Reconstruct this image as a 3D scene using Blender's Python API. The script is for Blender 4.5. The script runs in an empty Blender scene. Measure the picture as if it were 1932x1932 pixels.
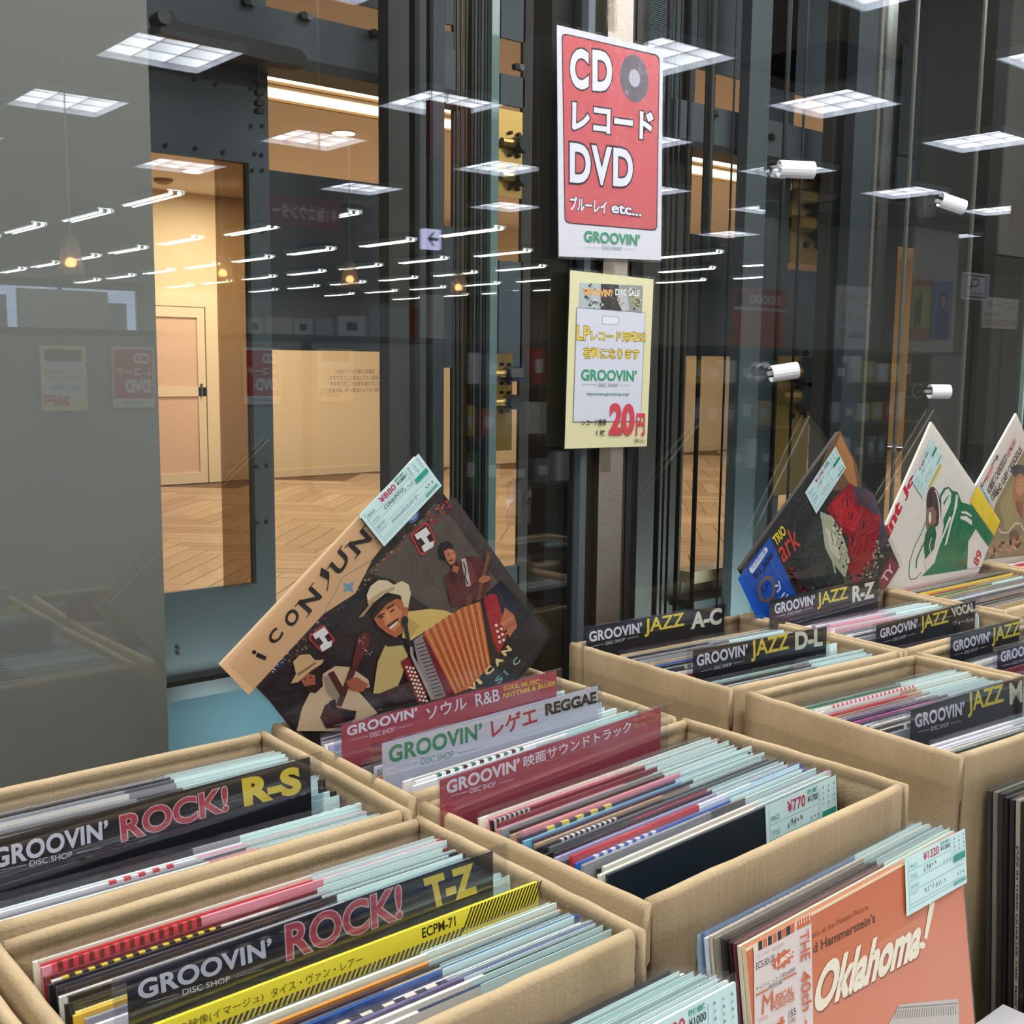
import bpy, math, random
import numpy as np
from mathutils import Matrix, Vector
random.seed(7)
S = bpy.context.scene
COL = S.collection
# ---------------------------------------------------------------- camera (solved from the box edges and the window frames)
FPX = 2147.8; PITCH = .13049773; ROLL = .0106565; YAW = math.radians(40.0)
CAMZ = 1.394
_cp, _sp, _cr, _sr = math.cos(PITCH), math.sin(PITCH), math.cos(ROLL), math.sin(ROLL)
M0 = np.array([[_cr, -_sr, 0], [_sr, _cr, 0], [0, 0, 1]]) @ np.array([[1, 0, 0], [0, -_sp, -_cp], [0, _cp, -_sp]])
_A = np.array([math.cos(YAW), math.sin(YAW), 0]); _B = np.array([-math.sin(YAW), math.cos(YAW), 0])
W2 = np.array([_A, _B, [0, 0, 1]])          # camera-level frame -> world (x along the glass, y towards it)
cam = bpy.data.objects.new('camera', bpy.data.cameras.new('camera')); COL.objects.link(cam)
cam.data.sensor_width = 36; cam.data.lens = FPX / 1932 * 36; cam.data.clip_start = .02; cam.data.clip_end = 200
_r, _d, _f = [W2 @ M0[i] for i in range(3)]
cam.matrix_world = Matrix(((_r[0], -_d[0], -_f[0], 0), (_r[1], -_d[1], -_f[1], 0), (_r[2], -_d[2], -_f[2], CAMZ), (0, 0, 0, 1)))
S.camera = cam
EXPOSURE = 0.0
S.view_settings.view_transform = 'Standard'; S.view_settings.look = 'None'
S.view_settings.exposure = EXPOSURE; S.view_settings.gamma = 1; S.view_settings.use_curve_mapping = False
S.cycles.transparent_max_bounces = 40; S.cycles.max_bounces = 6; S.cycles.glossy_bounces = 4; S.cycles.diffuse_bounces = 3
W = bpy.data.worlds.new('world'); S.world = W; W.use_nodes = True
W.node_tree.nodes['Background'].inputs[0].default_value = (.62, .76, 1, 1); W.node_tree.nodes['Background'].inputs[1].default_value = 3.0
TROFFER_E = 11.5; LINEAR_E = 26.0; COVE_E = 5.0
def arealight(name, loc, size, power, col, rot=(0, 0, 0), sy=None):
    l = bpy.data.lights.new(name, 'AREA'); l.shape = 'RECTANGLE'; l.size = size; l.size_y = sy or size; l.energy = power; l.color = col
    o = bpy.data.objects.new(name, l); o.location = loc; o.rotation_euler = rot; COL.objects.link(o); return o
WARM = (1, .87, .70)
for _x in (-1.2, .3, 1.8, 3.3, 4.8): arealight('store_fill', (_x, .5, 3.0), .55, 30, (.98, .985, 1)); arealight('store_fill', (min(_x, 3.6), -.3, 3.0), .55, 8, (.98, .985, 1))  # unseen ceiling fill lights, added to brighten the record display
for _i, (_x, _y) in enumerate([(3.5, 6.5), (6.5, 9.5), (8.5, 6.0), (5.5, 11), (12, 9), (13, 6)]):
    arealight('lobby_downlight', (_x, _y, 3.17), .5, 72, WARM)
arealight('shaft_floor_light', (1.62, 2.82, .2), .22, 4.5, (.72, .95, 1), (math.pi / 2, 0, 0))
arealight('shaft_floor_light', (3.7, 2.6, .2), .5, 12, (.72, .95, 1), (math.pi / 2, 0, 0))
arealight('shaft_fill', (2.2, 1.9, 3.3), .8, 23, (.95, .97, 1))  # unseen overhead fill lights that brighten the shaft
arealight('shaft_fill', (4.2, 2.0, 3.3), .8, 23, (.95, .97, 1))
# ---------------------------------------------------------------- measuring helpers: a photo pixel's sight line met with a plane
def ray(x, y): return W2 @ (M0.T @ np.array([(x - 966) / FPX, (y - 966) / FPX, 1.]))
def pv(x, y, v): r = ray(x, y); t = v / r[1]; return (r[0] * t, v, r[2] * t + CAMZ)
def pz(x, y, z): r = ray(x, y); t = (z - CAMZ) / r[2]; return (r[0] * t, r[1] * t, z)
G = 1.18                                     # y of the glass front
CAMV = Vector((0, 0, CAMZ))
# ---------------------------------------------------------------- materials
def lin(c):
    return tuple((x / 255 / 12.92) if x / 255 <= .04045 else ((x / 255 + .055) / 1.055) ** 2.4 for x in c)
MATS = {}
def mat(name, col=(200, 200, 200), rough=.5, metal=0, coat=0, spec=.5, bump=0, bscale=200, var=0, vscale=8, emit=0, aniso=None):
    if name in MATS: return MATS[name]
    m = bpy.data.materials.new(name); m.use_nodes = True; nt = m.node_tree; b = nt.nodes['Principled BSDF']
    c = lin(col); b.inputs['Base Color'].default_value = (*c, 1); b.inputs['Roughness'].default_value = rough
    b.inputs['Metallic'].default_value = metal; b.inputs['Coat Weight'].default_value = coat; b.inputs['Specular IOR Level'].default_value = spec
    tc = nt.nodes.new('ShaderNodeTexCoord')
    if var:
        n = nt.nodes.new('ShaderNodeTexNoise'); n.inputs['Scale'].default_value = vscale; n.inputs['Detail'].default_value = 5
        nt.links.new(tc.outputs['Object'], n.inputs[0])
        mx = nt.nodes.new('ShaderNodeMix'); mx.data_type = 'RGBA'
        mx.inputs[6].default_value = (*[v * (1 - var) for v in c], 1); mx.inputs[7].default_value = (*[min(1, v * (1 + var)) for v in c], 1)
        nt.links.new(n.outputs[0], mx.inputs[0]); nt.links.new(mx.outputs[2], b.inputs['Base Color'])
    if bump:
        n = nt.nodes.new('ShaderNodeTexNoise'); n.inputs['Scale'].default_value = bscale; n.inputs['Detail'].default_value = 3
        if aniso:
            mp = nt.nodes.new('ShaderNodeMapping'); mp.inputs['Scale'].default_value = aniso
            nt.links.new(tc.outputs['Object'], mp.inputs[0]); nt.links.new(mp.outputs[0], n.inputs[0])
        else: nt.links.new(tc.outputs['Object'], n.inputs[0])
        bp = nt.nodes.new('ShaderNodeBump'); bp.inputs['Strength'].default_value = bump; bp.inputs['Distance'].default_value = .002
        nt.links.new(n.outputs[0], bp.inputs['Height']); nt.links.new(bp.outputs[0], b.inputs['Normal'])
    if emit:
        b.inputs['Emission Color'].default_value = (*c, 1); b.inputs['Emission Strength'].default_value = emit
    MATS[name] = m; return m
def vmat(name, rough, coat=0, bump=0, bscale=60):
    m = mat(name, (255, 255, 255), rough, coat=coat, bump=bump, bscale=bscale); nt = m.node_tree
    if not any(n.type == 'ATTRIBUTE' for n in nt.nodes):
        a = nt.nodes.new('ShaderNodeAttribute'); a.attribute_name = 'Col'; nt.links.new(a.outputs['Color'], nt.nodes['Principled BSDF'].inputs['Base Color'])
    return m
def film(name, base=.03, rough=.06, tint=(1, 1, 1), bump=.0, bscale=18, ior=1.45, mul=1.0):
    if name in MATS: return MATS[name]
    m = bpy.data.materials.new(name); m.use_nodes = True; nt = m.node_tree
    for n in list(nt.nodes): nt.nodes.remove(n)
    out = nt.nodes.new('ShaderNodeOutputMaterial'); mx = nt.nodes.new('ShaderNodeMixShader'); tr = nt.nodes.new('ShaderNodeBsdfTransparent')
    gl = nt.nodes.new('ShaderNodeBsdfGlossy'); fr = nt.nodes.new('ShaderNodeMath'); ma = nt.nodes.new('ShaderNodeMath')
    ma.operation = 'MULTIPLY_ADD'; ma.inputs[1].default_value = mul; ma.inputs[2].default_value = base; ma.use_clamp = True
    # Schlick reflectance, the same from either side of the thin sheet
    f0 = ((ior - 1) / (ior + 1)) ** 2; gm = nt.nodes.new('ShaderNodeNewGeometry'); dt = nt.nodes.new('ShaderNodeVectorMath'); dt.operation = 'DOT_PRODUCT'
    ab = nt.nodes.new('ShaderNodeMath'); ab.operation = 'ABSOLUTE'; om = nt.nodes.new('ShaderNodeMath'); om.operation = 'SUBTRACT'; om.inputs[0].default_value = 1; om.use_clamp = True
    pw = nt.nodes.new('ShaderNodeMath'); pw.operation = 'POWER'; pw.inputs[1].default_value = 5; fr.operation = 'MULTIPLY_ADD'; fr.inputs[1].default_value = 1 - f0; fr.inputs[2].default_value = f0
    nt.links.new(gm.outputs['Incoming'], dt.inputs[0]); nt.links.new(gm.outputs['Normal'], dt.inputs[1]); nt.links.new(dt.outputs['Value'], ab.inputs[0]); nt.links.new(ab.outputs[0], om.inputs[1]); nt.links.new(om.outputs[0], pw.inputs[0]); nt.links.new(pw.outputs[0], fr.inputs[0])
    tr.inputs[0].default_value = (*tint, 1); gl.inputs['Roughness'].default_value = rough
    nt.links.new(fr.outputs[0], ma.inputs[0]); nt.links.new(ma.outputs[0], mx.inputs[0]); nt.links.new(tr.outputs[0], mx.inputs[1]); nt.links.new(gl.outputs[0], mx.inputs[2])
    nt.links.new(mx.outputs[0], out.inputs[0])
    if bump:
        tc = nt.nodes.new('ShaderNodeTexCoord'); n = nt.nodes.new('ShaderNodeTexNoise'); n.inputs['Scale'].default_value = bscale; n.inputs['Detail'].default_value = 4; n.inputs['Distortion'].default_value = 1.5
        bp = nt.nodes.new('ShaderNodeBump'); bp.inputs['Strength'].default_value = bump; bp.inputs['Distance'].default_value = .004
        nt.links.new(tc.outputs['Object'], n.inputs[0]); nt.links.new(n.outputs[0], bp.inputs['Height']); nt.links.new(bp.outputs[0], gl.inputs['Normal'])
    MATS[name] = m; return m
def emis(name, col, strength):
    if name in MATS: return MATS[name]
    m = bpy.data.materials.new(name); m.use_nodes = True; nt = m.node_tree
    for n in list(nt.nodes): nt.nodes.remove(n)
    o = nt.nodes.new('ShaderNodeOutputMaterial'); e = nt.nodes.new('ShaderNodeEmission'); e.inputs[0].default_value = (*lin(col), 1); e.inputs[1].default_value = strength
    nt.links.new(e.outputs[0], o.inputs[0]); MATS[name] = m; return m
PRINT = vmat('printed_paper', .45); JACKET = vmat('record_jacket', .38, coat=.5)
SLEEVE = film('clear_sleeve', .02, .1, (.985, .985, .985), .25, 55, mul=.9); WRAP = film('clear_wrap', .015, .07, (.97, .97, .97), .9, 16, mul=.8)
ACRYL = film('clear_acrylic', .03, .03, (.93, .94, .96), mul=.8)
GLASS = film('window_glass', .045, .0, (.9, .915, .905), ior=1.5, mul=1.0)
# ---------------------------------------------------------------- objects
def props(o, label=None, cat=None, group=None, kind=None):
    if label: o['label'] = label
    if cat: o['category'] = cat
    if group: o['group'] = group
    if kind: o['kind'] = kind
    return o
def empty(name, loc, rot=(0, 0, 0), label=None, cat=None, group=None, kind=None):
    o = bpy.data.objects.new(name, None); o.location = loc; o.rotation_euler = rot; o.empty_display_size = .02; COL.objects.link(o)
    return props(o, label, cat, group, kind)
class MB:
    def __init__(s): s.v = []; s.f = []; s.c = []; s.m = []
    def add(s, vs, fs, col=None, mi=0):
        n = len(s.v); s.v += [tuple(map(float, p)) for p in vs]
        for f in fs: s.f.append(tuple(i + n for i in f)); s.c.append(col); s.m.append(mi)
    def box(s, x0, x1, y0, y1, z0, z1, col=None, mi=0):
        x0, x1 = sorted((x0, x1)); y0, y1 = sorted((y0, y1)); z0, z1 = sorted((z0, z1))
        s.add([(x0, y0, z0), (x1, y0, z0), (x1, y1, z0), (x0, y1, z0), (x0, y0, z1), (x1, y0, z1), (x1, y1, z1), (x0, y1, z1)],
              [(0, 3, 2, 1), (4, 5, 6, 7), (0, 1, 5, 4), (1, 2, 6, 5), (2, 3, 7, 6), (3, 0, 4, 7)], col, mi); return s
    def prism(s, poly, y0, y1, col=None, mi=0):       # polygon in x,z, pushed through y0..y1 (front y0)
        a = sum(poly[i][0] * poly[(i + 1) % len(poly)][1] - poly[(i + 1) % len(poly)][0] * poly[i][1] for i in range(len(poly)))
        if a < 0: poly = poly[::-1]
        n = len(poly); s.add([(p[0], y0, p[1]) for p in poly] + [(p[0], y1, p[1]) for p in poly],
                             [tuple(range(n)), tuple(range(2 * n - 1, n - 1, -1))] + [(i, i + n, (i + 1) % n + n, (i + 1) % n) for i in range(n)], col, mi); return s
    def tube(s, path, r, n=10, col=None, mi=0, caps=True):
        P = [Vector(p) for p in path]; rings = []; R = r if isinstance(r, (list, tuple)) else [r] * len(P); up = None
        for i, p in enumerate(P):
            t = (P[min(i + 1, len(P) - 1)] - P[max(i - 1, 0)]).normalized()
            if up is None: up = Vector((0, 0, 1)) if abs(t.z) < .9 else Vector((1, 0, 0))
            a = t.cross(up).normalized(); b = a.cross(t); up = b
            rings.append([p + (a * math.cos(2 * math.pi * k / n) + b * math.sin(2 * math.pi * k / n)) * R[i] for k in range(n)])
        vs = [q for g in rings for q in g]; fs = []
        for i in range(len(P) - 1):
            for k in range(n): fs.append((i * n + k, i * n + (k + 1) % n, (i + 1) * n + (k + 1) % n, (i + 1) * n + k))
        if caps: fs += [tuple(range(n - 1, -1, -1)), tuple((len(P) - 1) * n + k for k in range(n))]
        s.add(vs, fs, col, mi); return s
    def build(s, name, mats, parent=None, local=False, smooth=False, **kw):
        me = bpy.data.meshes.new(name); off = Vector((0, 0, 0))
        if parent is not None and not local:
            p = parent
            while p: off += p.location; p = p.parent
        vs = s.v if local or parent is None else [(a - off.x, b - off.y, c - off.z) for a, b, c in s.v]
        me.from_pydata(vs, [], s.f)
        if any(c is not None for c in s.c):
            ca = me.color_attributes.new('Col', 'FLOAT_COLOR', 'CORNER'); data = []
            for f, c in zip(s.f, s.c): data += list((*lin(c or (255, 255, 255)), 1)) * len(f)
            ca.data.foreach_set('color', data)
        mats = mats if isinstance(mats, (list, tuple)) else [mats]
        for m in mats: me.materials.append(m)
        if len(mats) > 1: me.polygons.foreach_set('material_index', s.m)
        if smooth: me.polygons.foreach_set('use_smooth', [True] * len(me.polygons))
        me.update(); o = bpy.data.objects.new(name, me); COL.objects.link(o)
        if parent is not None: o.parent = parent
        return props(o, **kw)
def put(name, me, parent, loc=(0, 0, 0)):
    o = bpy.data.objects.new(name, me); COL.objects.link(o); o.parent = parent; o.location = loc; return o
# ---------------------------------------------------------------- lettering: built-in font outlines turned into flat meshes
_tc = {}
def tmesh(s, off=0.0, sp=1.0):
    k = (s, round(off, 4), sp)
    if k in _tc: return _tc[k]
    cu = bpy.data.curves.new('t', 'FONT'); cu.body = s; cu.offset = off; cu.space_character = sp; cu.resolution_u = 4; cu.fill_mode = 'BOTH'; cu.dimensions = '2D'
    ob = bpy.data.objects.new('t', cu); COL.objects.link(ob); bpy.context.view_layer.update()
    me = ob.to_mesh(); V = [(v.co.x, v.co.y) for v in me.vertices]; F = [tuple(p.vertices) for p in me.polygons]; ob.to_mesh_clear()
    bpy.data.objects.remove(ob); bpy.data.curves.remove(cu)
    bb = (min(v[0] for v in V), max(v[0] for v in V), min(v[1] for v in V), max(v[1] for v in V)) if V else (0, 1, 0, 1)
    _tc[k] = (V, F, bb); return _tc[k]
class Art:                                   # flat print in a plane: layers 0.06 mm apart, all in one mesh
    def __init__(s, on, y=-.0003, step=.00006): s.on = on; s.y = y; s.st = step; s.n = 0; s.mb = MB(); s.px = []
    def P(s, p): return s.on(*p)
    def poly(s, pts, col, raw=False):
        from mathutils.geometry import tessellate_polygon
        q = [tuple(p) if raw else s.P(p) for p in pts]; y = s.y - s.n * s.st; s.n += 1
        for t in tessellate_polygon([[Vector((a[0], a[1], 0)) for a in q]]):
            a, b, c = [q[i] for i in t]; ar = (b[0] - a[0]) * (c[1] - a[1]) - (c[0] - a[0]) * (b[1] - a[1])
            s.mb.add([(a[0], y, a[1]), (b[0], y, b[1]), (c[0], y, c[1])], [(0, 1, 2) if ar > 0 else (0, 2, 1)], col)
        return s
    def ell(s, c, r, col, rot=0, n=20, raw=False):
        r = r if isinstance(r, tuple) else (r, r); ca, sa = math.cos(rot), math.sin(rot)
        return s.poly([(c[0] + r[0] * math.cos(2 * math.pi * k / n) * ca - r[1] * math.sin(2 * math.pi * k / n) * sa,
                        c[1] + r[0] * math.cos(2 * math.pi * k / n) * sa + r[1] * math.sin(2 * math.pi * k / n) * ca) for k in range(n)], col, raw)
    def line(s, a, b, w, col, raw=False):
        d = Vector((b[0] - a[0], b[1] - a[1])); d = d.normalized() * w / 2 if d.length else Vector((w, 0)); n = (-d.y, d.x)
        return s.poly([(a[0] + n[0], a[1] + n[1]), (a[0] - n[0], a[1] - n[1]), (b[0] - n[0], b[1] - n[1]), (b[0] + n[0], b[1] + n[1])], col, raw)
    def path(s, pts, w, col, raw=False):
        for a, b in zip(pts, pts[1:]): s.line(a, b, w, col, raw)
        return s
    def specks(s, a, b, w, n, cols, r=(2, 5)):     # a scatter of small shapes along a line
        for k in range(n):
            t = random.random(); j = random.uniform(-w, w); d = Vector((b[0] - a[0], b[1] - a[1])); nn = Vector((-d.y, d.x)).normalized()
            c = (a[0] + d.x * t + nn.x * j, a[1] + d.y * t + nn.y * j); s.ell(c, (random.uniform(*r), random.uniform(*r)), random.choice(cols), random.random() * 3, 6)
            s.n -= 1
        s.n += 1; return s
    def txt(s, body, bl, br, tl, col, bold=.0, out=None, raw=False, sp=1.0, flip=False):
        o = np.array(bl if raw else s.P(bl)); ex = np.array(br if raw else s.P(br)) - o; ey = np.array(tl if raw else s.P(tl)) - o
        V0, F0, bb = tmesh(body, bold, sp); passes = ([(tmesh(body, bold + out[1], sp), out[0])] if out else []) + [((V0, F0, bb), col)]
        for (V, F, _), c in passes:
            y = s.y - s.n * s.st; s.n += 1; pts = []
            for x, yy in V:
                a = (x - bb[0]) / (bb[1] - bb[0]); b = (yy - bb[2]) / (bb[3] - bb[2])
                if flip: a = 1 - a
                p = o + ex * a + ey * b; pts.append((p[0], y, p[1]))
            s.mb.add(pts, F, c)
        return s
    def build(s, name, parent, mats=None, **kw): return s.mb.build(name, mats or PRINT, parent, local=True, **kw)
def frame(name, origin, yaw=0, lean=0, **kw):  # a thing whose face is its local x,z plane; returns root and pixel -> face coordinates
    r = empty(name, origin, (-lean, 0, yaw), **kw); Mx = Matrix.Translation(origin) @ Matrix.Rotation(yaw, 4, 'Z') @ Matrix.Rotation(-lean, 4, 'X'); Mi = Mx.inverted()
    co = Mi @ CAMV
    def on(px, py):
        d = Mi.to_3x3() @ Vector(ray(px, py)); t = -co.y / d.y; return (co.x + d.x * t, co.z + d.z * t)
    return r, on
def zoomed(on, ox, oy, sc): return lambda x, y: on(ox + x / sc, oy + y / sc)
# ================================================================ SETTING
cardm = mat('cardboard', (190, 160, 116), .85, bump=.5, bscale=300, var=.12, vscale=26)
def struct(mb, name, m, parent=None, **kw): return mb.build(name, m, parent, kind='structure', **kw)
FL = mat('store_floor', (150, 146, 138), .4, var=.06)
struct(MB().box(-4, 20, -23, G + .1, -.05, 0), 'floor', FL)
CEILM = mat('ceiling_board', (158, 150, 140), .9, bump=.15, bscale=40)
CZ = 3.044
struct(MB().box(-4, 20, -23, G + .1, CZ + .02, CZ + .1), 'ceiling', CEILM)
WALLM = mat('store_wall', (176, 174, 168), .8, var=.05)
struct(MB().box(-4.1, -4, -23.1, G + .1, 0, 3.1), 'wall_left', WALLM)
struct(MB().box(20, 20.1, -23, G + .1, 0, 3.1), 'wall_right', WALLM)
# far store wall with its daylit window band
wb = empty('wall_behind', (0, -23, 0), kind='structure')
m = MB(); m.box(-4, 20, -23.1, -23, 0, .9); m.box(-4, 20, -23.1, -23, 2.95, 3.1); m.box(10.2, 20, -23.1, -23, .9, 2.95); m.build('wall_panel', WALLM, wb)
FR = mat('window_frame_grey', (150, 158, 170), .4, metal=.3)
for i in range(8):
    x = -4 + i * 1.78
    w = empty('window_%d' % (i + 1), (x, -23, .9), kind='structure')
    f = MB(); f.box(x, x + .07, -23.02, -22.92, .9, 2.95); f.box(x + .07, x + 1.78, -23.02, -22.92, .9, .96); f.box(x + .07, x + 1.78, -23.02, -22.92, 2.89, 2.95); f.build('window_frame', FR, w)
    MB().box(x + .07, x + 1.78, -22.98, -22.97, .96, 2.89).build('pane', ACRYL, w)
# ceiling lights of the store, seen mirrored in the glass
LM = mat('light_reflector', (235, 238, 245), .35, metal=.0); LE = emis('light_tube', (248, 255, 246), LINEAR_E)
def sh(parts, name, loc, label, group, cat='ceiling light'):
    r = empty(name, loc, label=label, cat=cat, group=group)
    for n, me in parts: put(n, me, r)
    return r
def proto(name, mb, m):
    o = mb.build(name, m, None); me = o.data; bpy.data.objects.remove(o); return me
h = .29
a = MB()
for k in range(4):
    t = -h + k * 2 * h / 3
    a.box(t - .002, t + .002, -h, h, .024, .03); a.box(-h, h, t - .002, t + .002, .024, .03)
lou = proto('louvre', a, LM)
fr_ = proto('frame', MB().box(-h - .012, -h, -h - .012, h + .012, -.004, .05).box(h, h + .012, -h - .012, h + .012, -.004, .05).box(-h, h, -h - .012, -h, -.004, .05).box(-h, h, h, h + .012, -.004, .05), LM)
a = MB().box(-h, h, -h, h, .03, .034)
# lamp face: flat, the shading of its hollow cells put into the emission
TEM = bpy.data.materials.new('shaded_diffuser'); TEM.use_nodes = True; nt = TEM.node_tree
for n in list(nt.nodes): nt.nodes.remove(n)
_o = nt.nodes.new('ShaderNodeOutputMaterial'); _e = nt.nodes.new('ShaderNodeEmission'); _t = nt.nodes.new('ShaderNodeTexCoord'); _s = nt.nodes.new('ShaderNodeSeparateXYZ')
_fr = []
for _k, (_a, _b2) in enumerate(((.5, 1.1), (.72, 1.0))):          # each of the nine cells fades from one side to the other
    _q = nt.nodes.new('ShaderNodeMath'); _q.operation = 'MULTIPLY_ADD'; _q.inputs[1].default_value = 1.5 / h; _q.inputs[2].default_value = 1.5; _w = nt.nodes.new('ShaderNodeMath'); _w.operation = 'FRACT'
    _m = nt.nodes.new('ShaderNodeMapRange'); _m.interpolation_type = 'LINEAR'; _m.inputs[3].default_value = _a; _m.inputs[4].default_value = _b2
    nt.links.new(_s.outputs[_k], _q.inputs[0]); nt.links.new(_q.outputs[0], _w.inputs[0]); nt.links.new(_w.outputs[0], _m.inputs[0]); _fr.append(_m)
_x = nt.nodes.new('ShaderNodeMath'); _x.operation = 'MULTIPLY'; _y = nt.nodes.new('ShaderNodeMath'); _y.operation = 'MULTIPLY'; _y.inputs[1].default_value = TROFFER_E
_e.inputs[0].default_value = (*lin((240, 245, 255)), 1)
nt.links.new(_t.outputs['Object'], _s.inputs[0]); nt.links.new(_fr[0].outputs[0], _x.inputs[0]); nt.links.new(_fr[1].outputs[0], _x.inputs[1]); nt.links.new(_x.outputs[0], _y.inputs[0]); nt.links.new(_y.outputs[0], _e.inputs[1]); nt.links.new(_e.outputs[0], _o.inputs[0])
dif = proto('diffuser', a, TEM)
ORD = ['first', 'second', 'third', 'fourth', 'fifth', 'sixth', 'seventh', 'eighth', 'ninth', 'tenth']
rows = {2.9: 'nearest', 4.4: 'second', 6.1: 'third', 7.7: 'fourth', 9.5: 'fifth'}
for i in range(-1, 7):
    for vp, rn in rows.items():
        u = 2.68 + 1.81 * i
        if vp == 9.5: u -= .25
        if vp == 4.4 and i == 1: u = 4.69
        sh([('frame', fr_), ('louvre', lou), ('diffuser', dif)], 'ceiling_light', (u, 2 * G - vp, CZ - .02),
           'square nine-cell ceiling light mirrored in glass, %s row back, %s from the left' % (rn, ORD[i + 1]), 'square ceiling lights mirrored in the glass')
tub = proto('tube', MB().tube([(-.045, -.58, -.012), (-.045, .58, -.012)], .02, 8).tube([(.045, -.58, -.012), (.045, .58, -.012)], .02, 8), LE)
a = MB()
for k in range(24): a.box(-.08, .08, -.57 + k * .0496, -.567 + k * .0496, -.028, .012)
lv = proto('louvre', a, LM)
tr = proto('reflector', MB().box(-.1, .1, -.6, .6, .02, .035).box(-.1, -.09, -.6, .6, -.02, .02).box(.09, .1, -.6, .6, -.02, .02), LM)
for i in range(7):
    for j in range(8):
        sh([('reflector', tr), ('tube', tub), ('louvre', lv)], 'strip_light', (4.75 + 2.02 * i - .12 * (j > 1), 2 * G - (11.35 + 1.83 * j), CZ - .05),
           'long strip light mirrored in glass, %s line from the left, %s towards the back' % (ORD[i], ORD[j]), 'strip lights mirrored in the glass', 'strip light')
# pendant lamps over the far counter
PG = mat('pendant_glass', (225, 200, 180), .4, emit=1.6); PB = emis('pendant_bulb', (255, 190, 120), 26)
for k, (px, py, vr, w) in enumerate([(134, 486, -4.2, 'leftmost'), (421, 508, -5.2, 'second from the left'), (661, 520, -5.2, 'third from the left'), (866, 536, -5.2, 'rightmost')]):
    x, y, z = pv(px, py, 2 * G - vr); y = vr
    r = empty('pendant_lamp', (x, y, z), label='small frosted pendant lamp glowing orange mirrored in the glass, ' + w, cat='lamp', group='pendant lamps mirrored in the glass')
    a = MB(); n = 16; R0, R1 = .045, .075
    for q in range(n):
        t0, t1 = 2 * math.pi * q / n, 2 * math.pi * (q + 1) / n
        a.add([(x + R1 * math.cos(t0), y + R1 * math.sin(t0), z - .09), (x + R1 * math.cos(t1), y + R1 * math.sin(t1), z - .09), (x + R0 * math.cos(t1), y + R0 * math.sin(t1), z + .09), (x + R0 * math.cos(t0), y + R0 * math.sin(t0), z + .09)], [(0, 1, 2, 3)])
    a.build('lamp_shade', film('frosted_shade', .35, .6, (.9, .78, .66)), r, smooth=True)
    MB().tube([(x, y, z - .05), (x, y, z - .03), (x, y, z)], [.02, .032, .015], 10).build('bulb', PB, r)
    MB().tube([(x, y, z + .08), (x, y, z + .12)], .03, 12).build('cap', FR, r)
    MB().tube([(x, y, z + .12), (x, y, CZ + .02)], .004, 6).build('cord', mat('cord_white', (200, 200, 200)), r)
# air-conditioning hatch in the ceiling (dark square in the mirror image)
x, y = 5.53, 2 * G - 3.95
r = empty('air_vent', (x, y, CZ), label='large dark square air grille recessed in the ceiling, mirrored at upper right', cat='vent')
MB().box(x - .3, x + .3, y - .3, y + .3, CZ + .005, CZ + .02).build('grille_panel', mat('vent_dark', (26, 28, 28), .6), r)
a = MB(); [a.box(x + s0 * .3 - .012, x + s0 * .3 + .012, y - .31, y + .31, CZ - .008, CZ + .02) for s0 in (-1, 1)]; [a.box(x - .29, x + .29, y + s0 * .3 - .012, y + s0 * .3 + .012, CZ - .008, CZ + .02) for s0 in (-1, 1)]
a.build('frame', mat('vent_frame', (70, 70, 66), .5), r)
# ---------------------------------------------------------------- glass front
gw = empty('window_9', (0, G, 0), kind='structure')
def pane(x0, x1, z1=3.0): MB().box(x0, x1, G, G + .008, .02, z1).build('pane', GLASS, gw)
pane(-2, 1.105); pane(1.235, 2.42); pane(2.425, 3.6); pane(3.605, 5.2); pane(5.205, 9)
DK = mat('dark_bronze', (46, 43, 38), .35, metal=.4); BK = mat('black_gasket', (14, 13, 12), .6); BG = mat('blue_grey_paint', (84, 92, 94), .5, var=.05); BGL = mat('grey_steel', (96, 104, 108), .4, metal=.5)
m = MB(); m.box(-2, 9, G - .03, G + .06, 0, .02); m.box(-2, 9, G - .03, G + .06, 3.0, 3.06); m.build('window_frame', DK, gw)
CL = film('glass_edge', .25, .2, (.45, .62, .62))
for x in (2.4225, 3.6025, 5.2025): MB().box(x - .0025, x + .0025, G - .001, G + .009, .02, 3.0).build('glass_edge', mat('glass_edge_green', (150, 170, 165), .3), gw)
# grey panel standing behind the left end of the glass
GP = mat('grey_panel', (142, 141, 135), .75, bump=.08, bscale=30, var=.04, vscale=3)
struct(MB().box(-2, pv(265, 100, G + .05)[0], G + .03, G + .1, 0, 3.3), 'wall_front', GP)
# pillar between the panes: dark panels, blue-grey channel, brushed steel strip
pi_ = empty('trim_1', (1.15, G, 0), kind='structure')
STEEL = mat('brushed_steel', (178, 168, 156), .32, metal=1, bump=.3, bscale=60, aniso=(1, 1, 40))
def strip(x0, x1, y0, y1, m, n='panel'): MB().box(x0, x1, y0, y1, 0, 3.05).build(n, m, pi_)
def ux(px, py=500, v=G): return pv(px, py, v)[0]
strip(ux(1001, 500, G + .05), ux(1083), G + .012, G + .05, mat('dark_panel', (40, 38, 33), .45), 'dark_panel')
strip(ux(1083), ux(1091), G + .004, G + .05, BK, 'gasket'); strip(ux(1091), ux(1103), G - .012, G + .05, BGL, 'channel')
strip(ux(1103), ux(1125), G - .004, G + .05, DK, 'dark_strip'); strip(ux(1125), ux(1171), G - .014, G + .03, STEEL, 'steel_strip')
strip(ux(1171), ux(1186), G - .004, G + .05, mat('bronze_strip', (62, 60, 56), .4, metal=.3), 'bronze_strip'); strip(ux(1186), ux(1196), G - .006, G + .05, BK, 'gasket')
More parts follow.
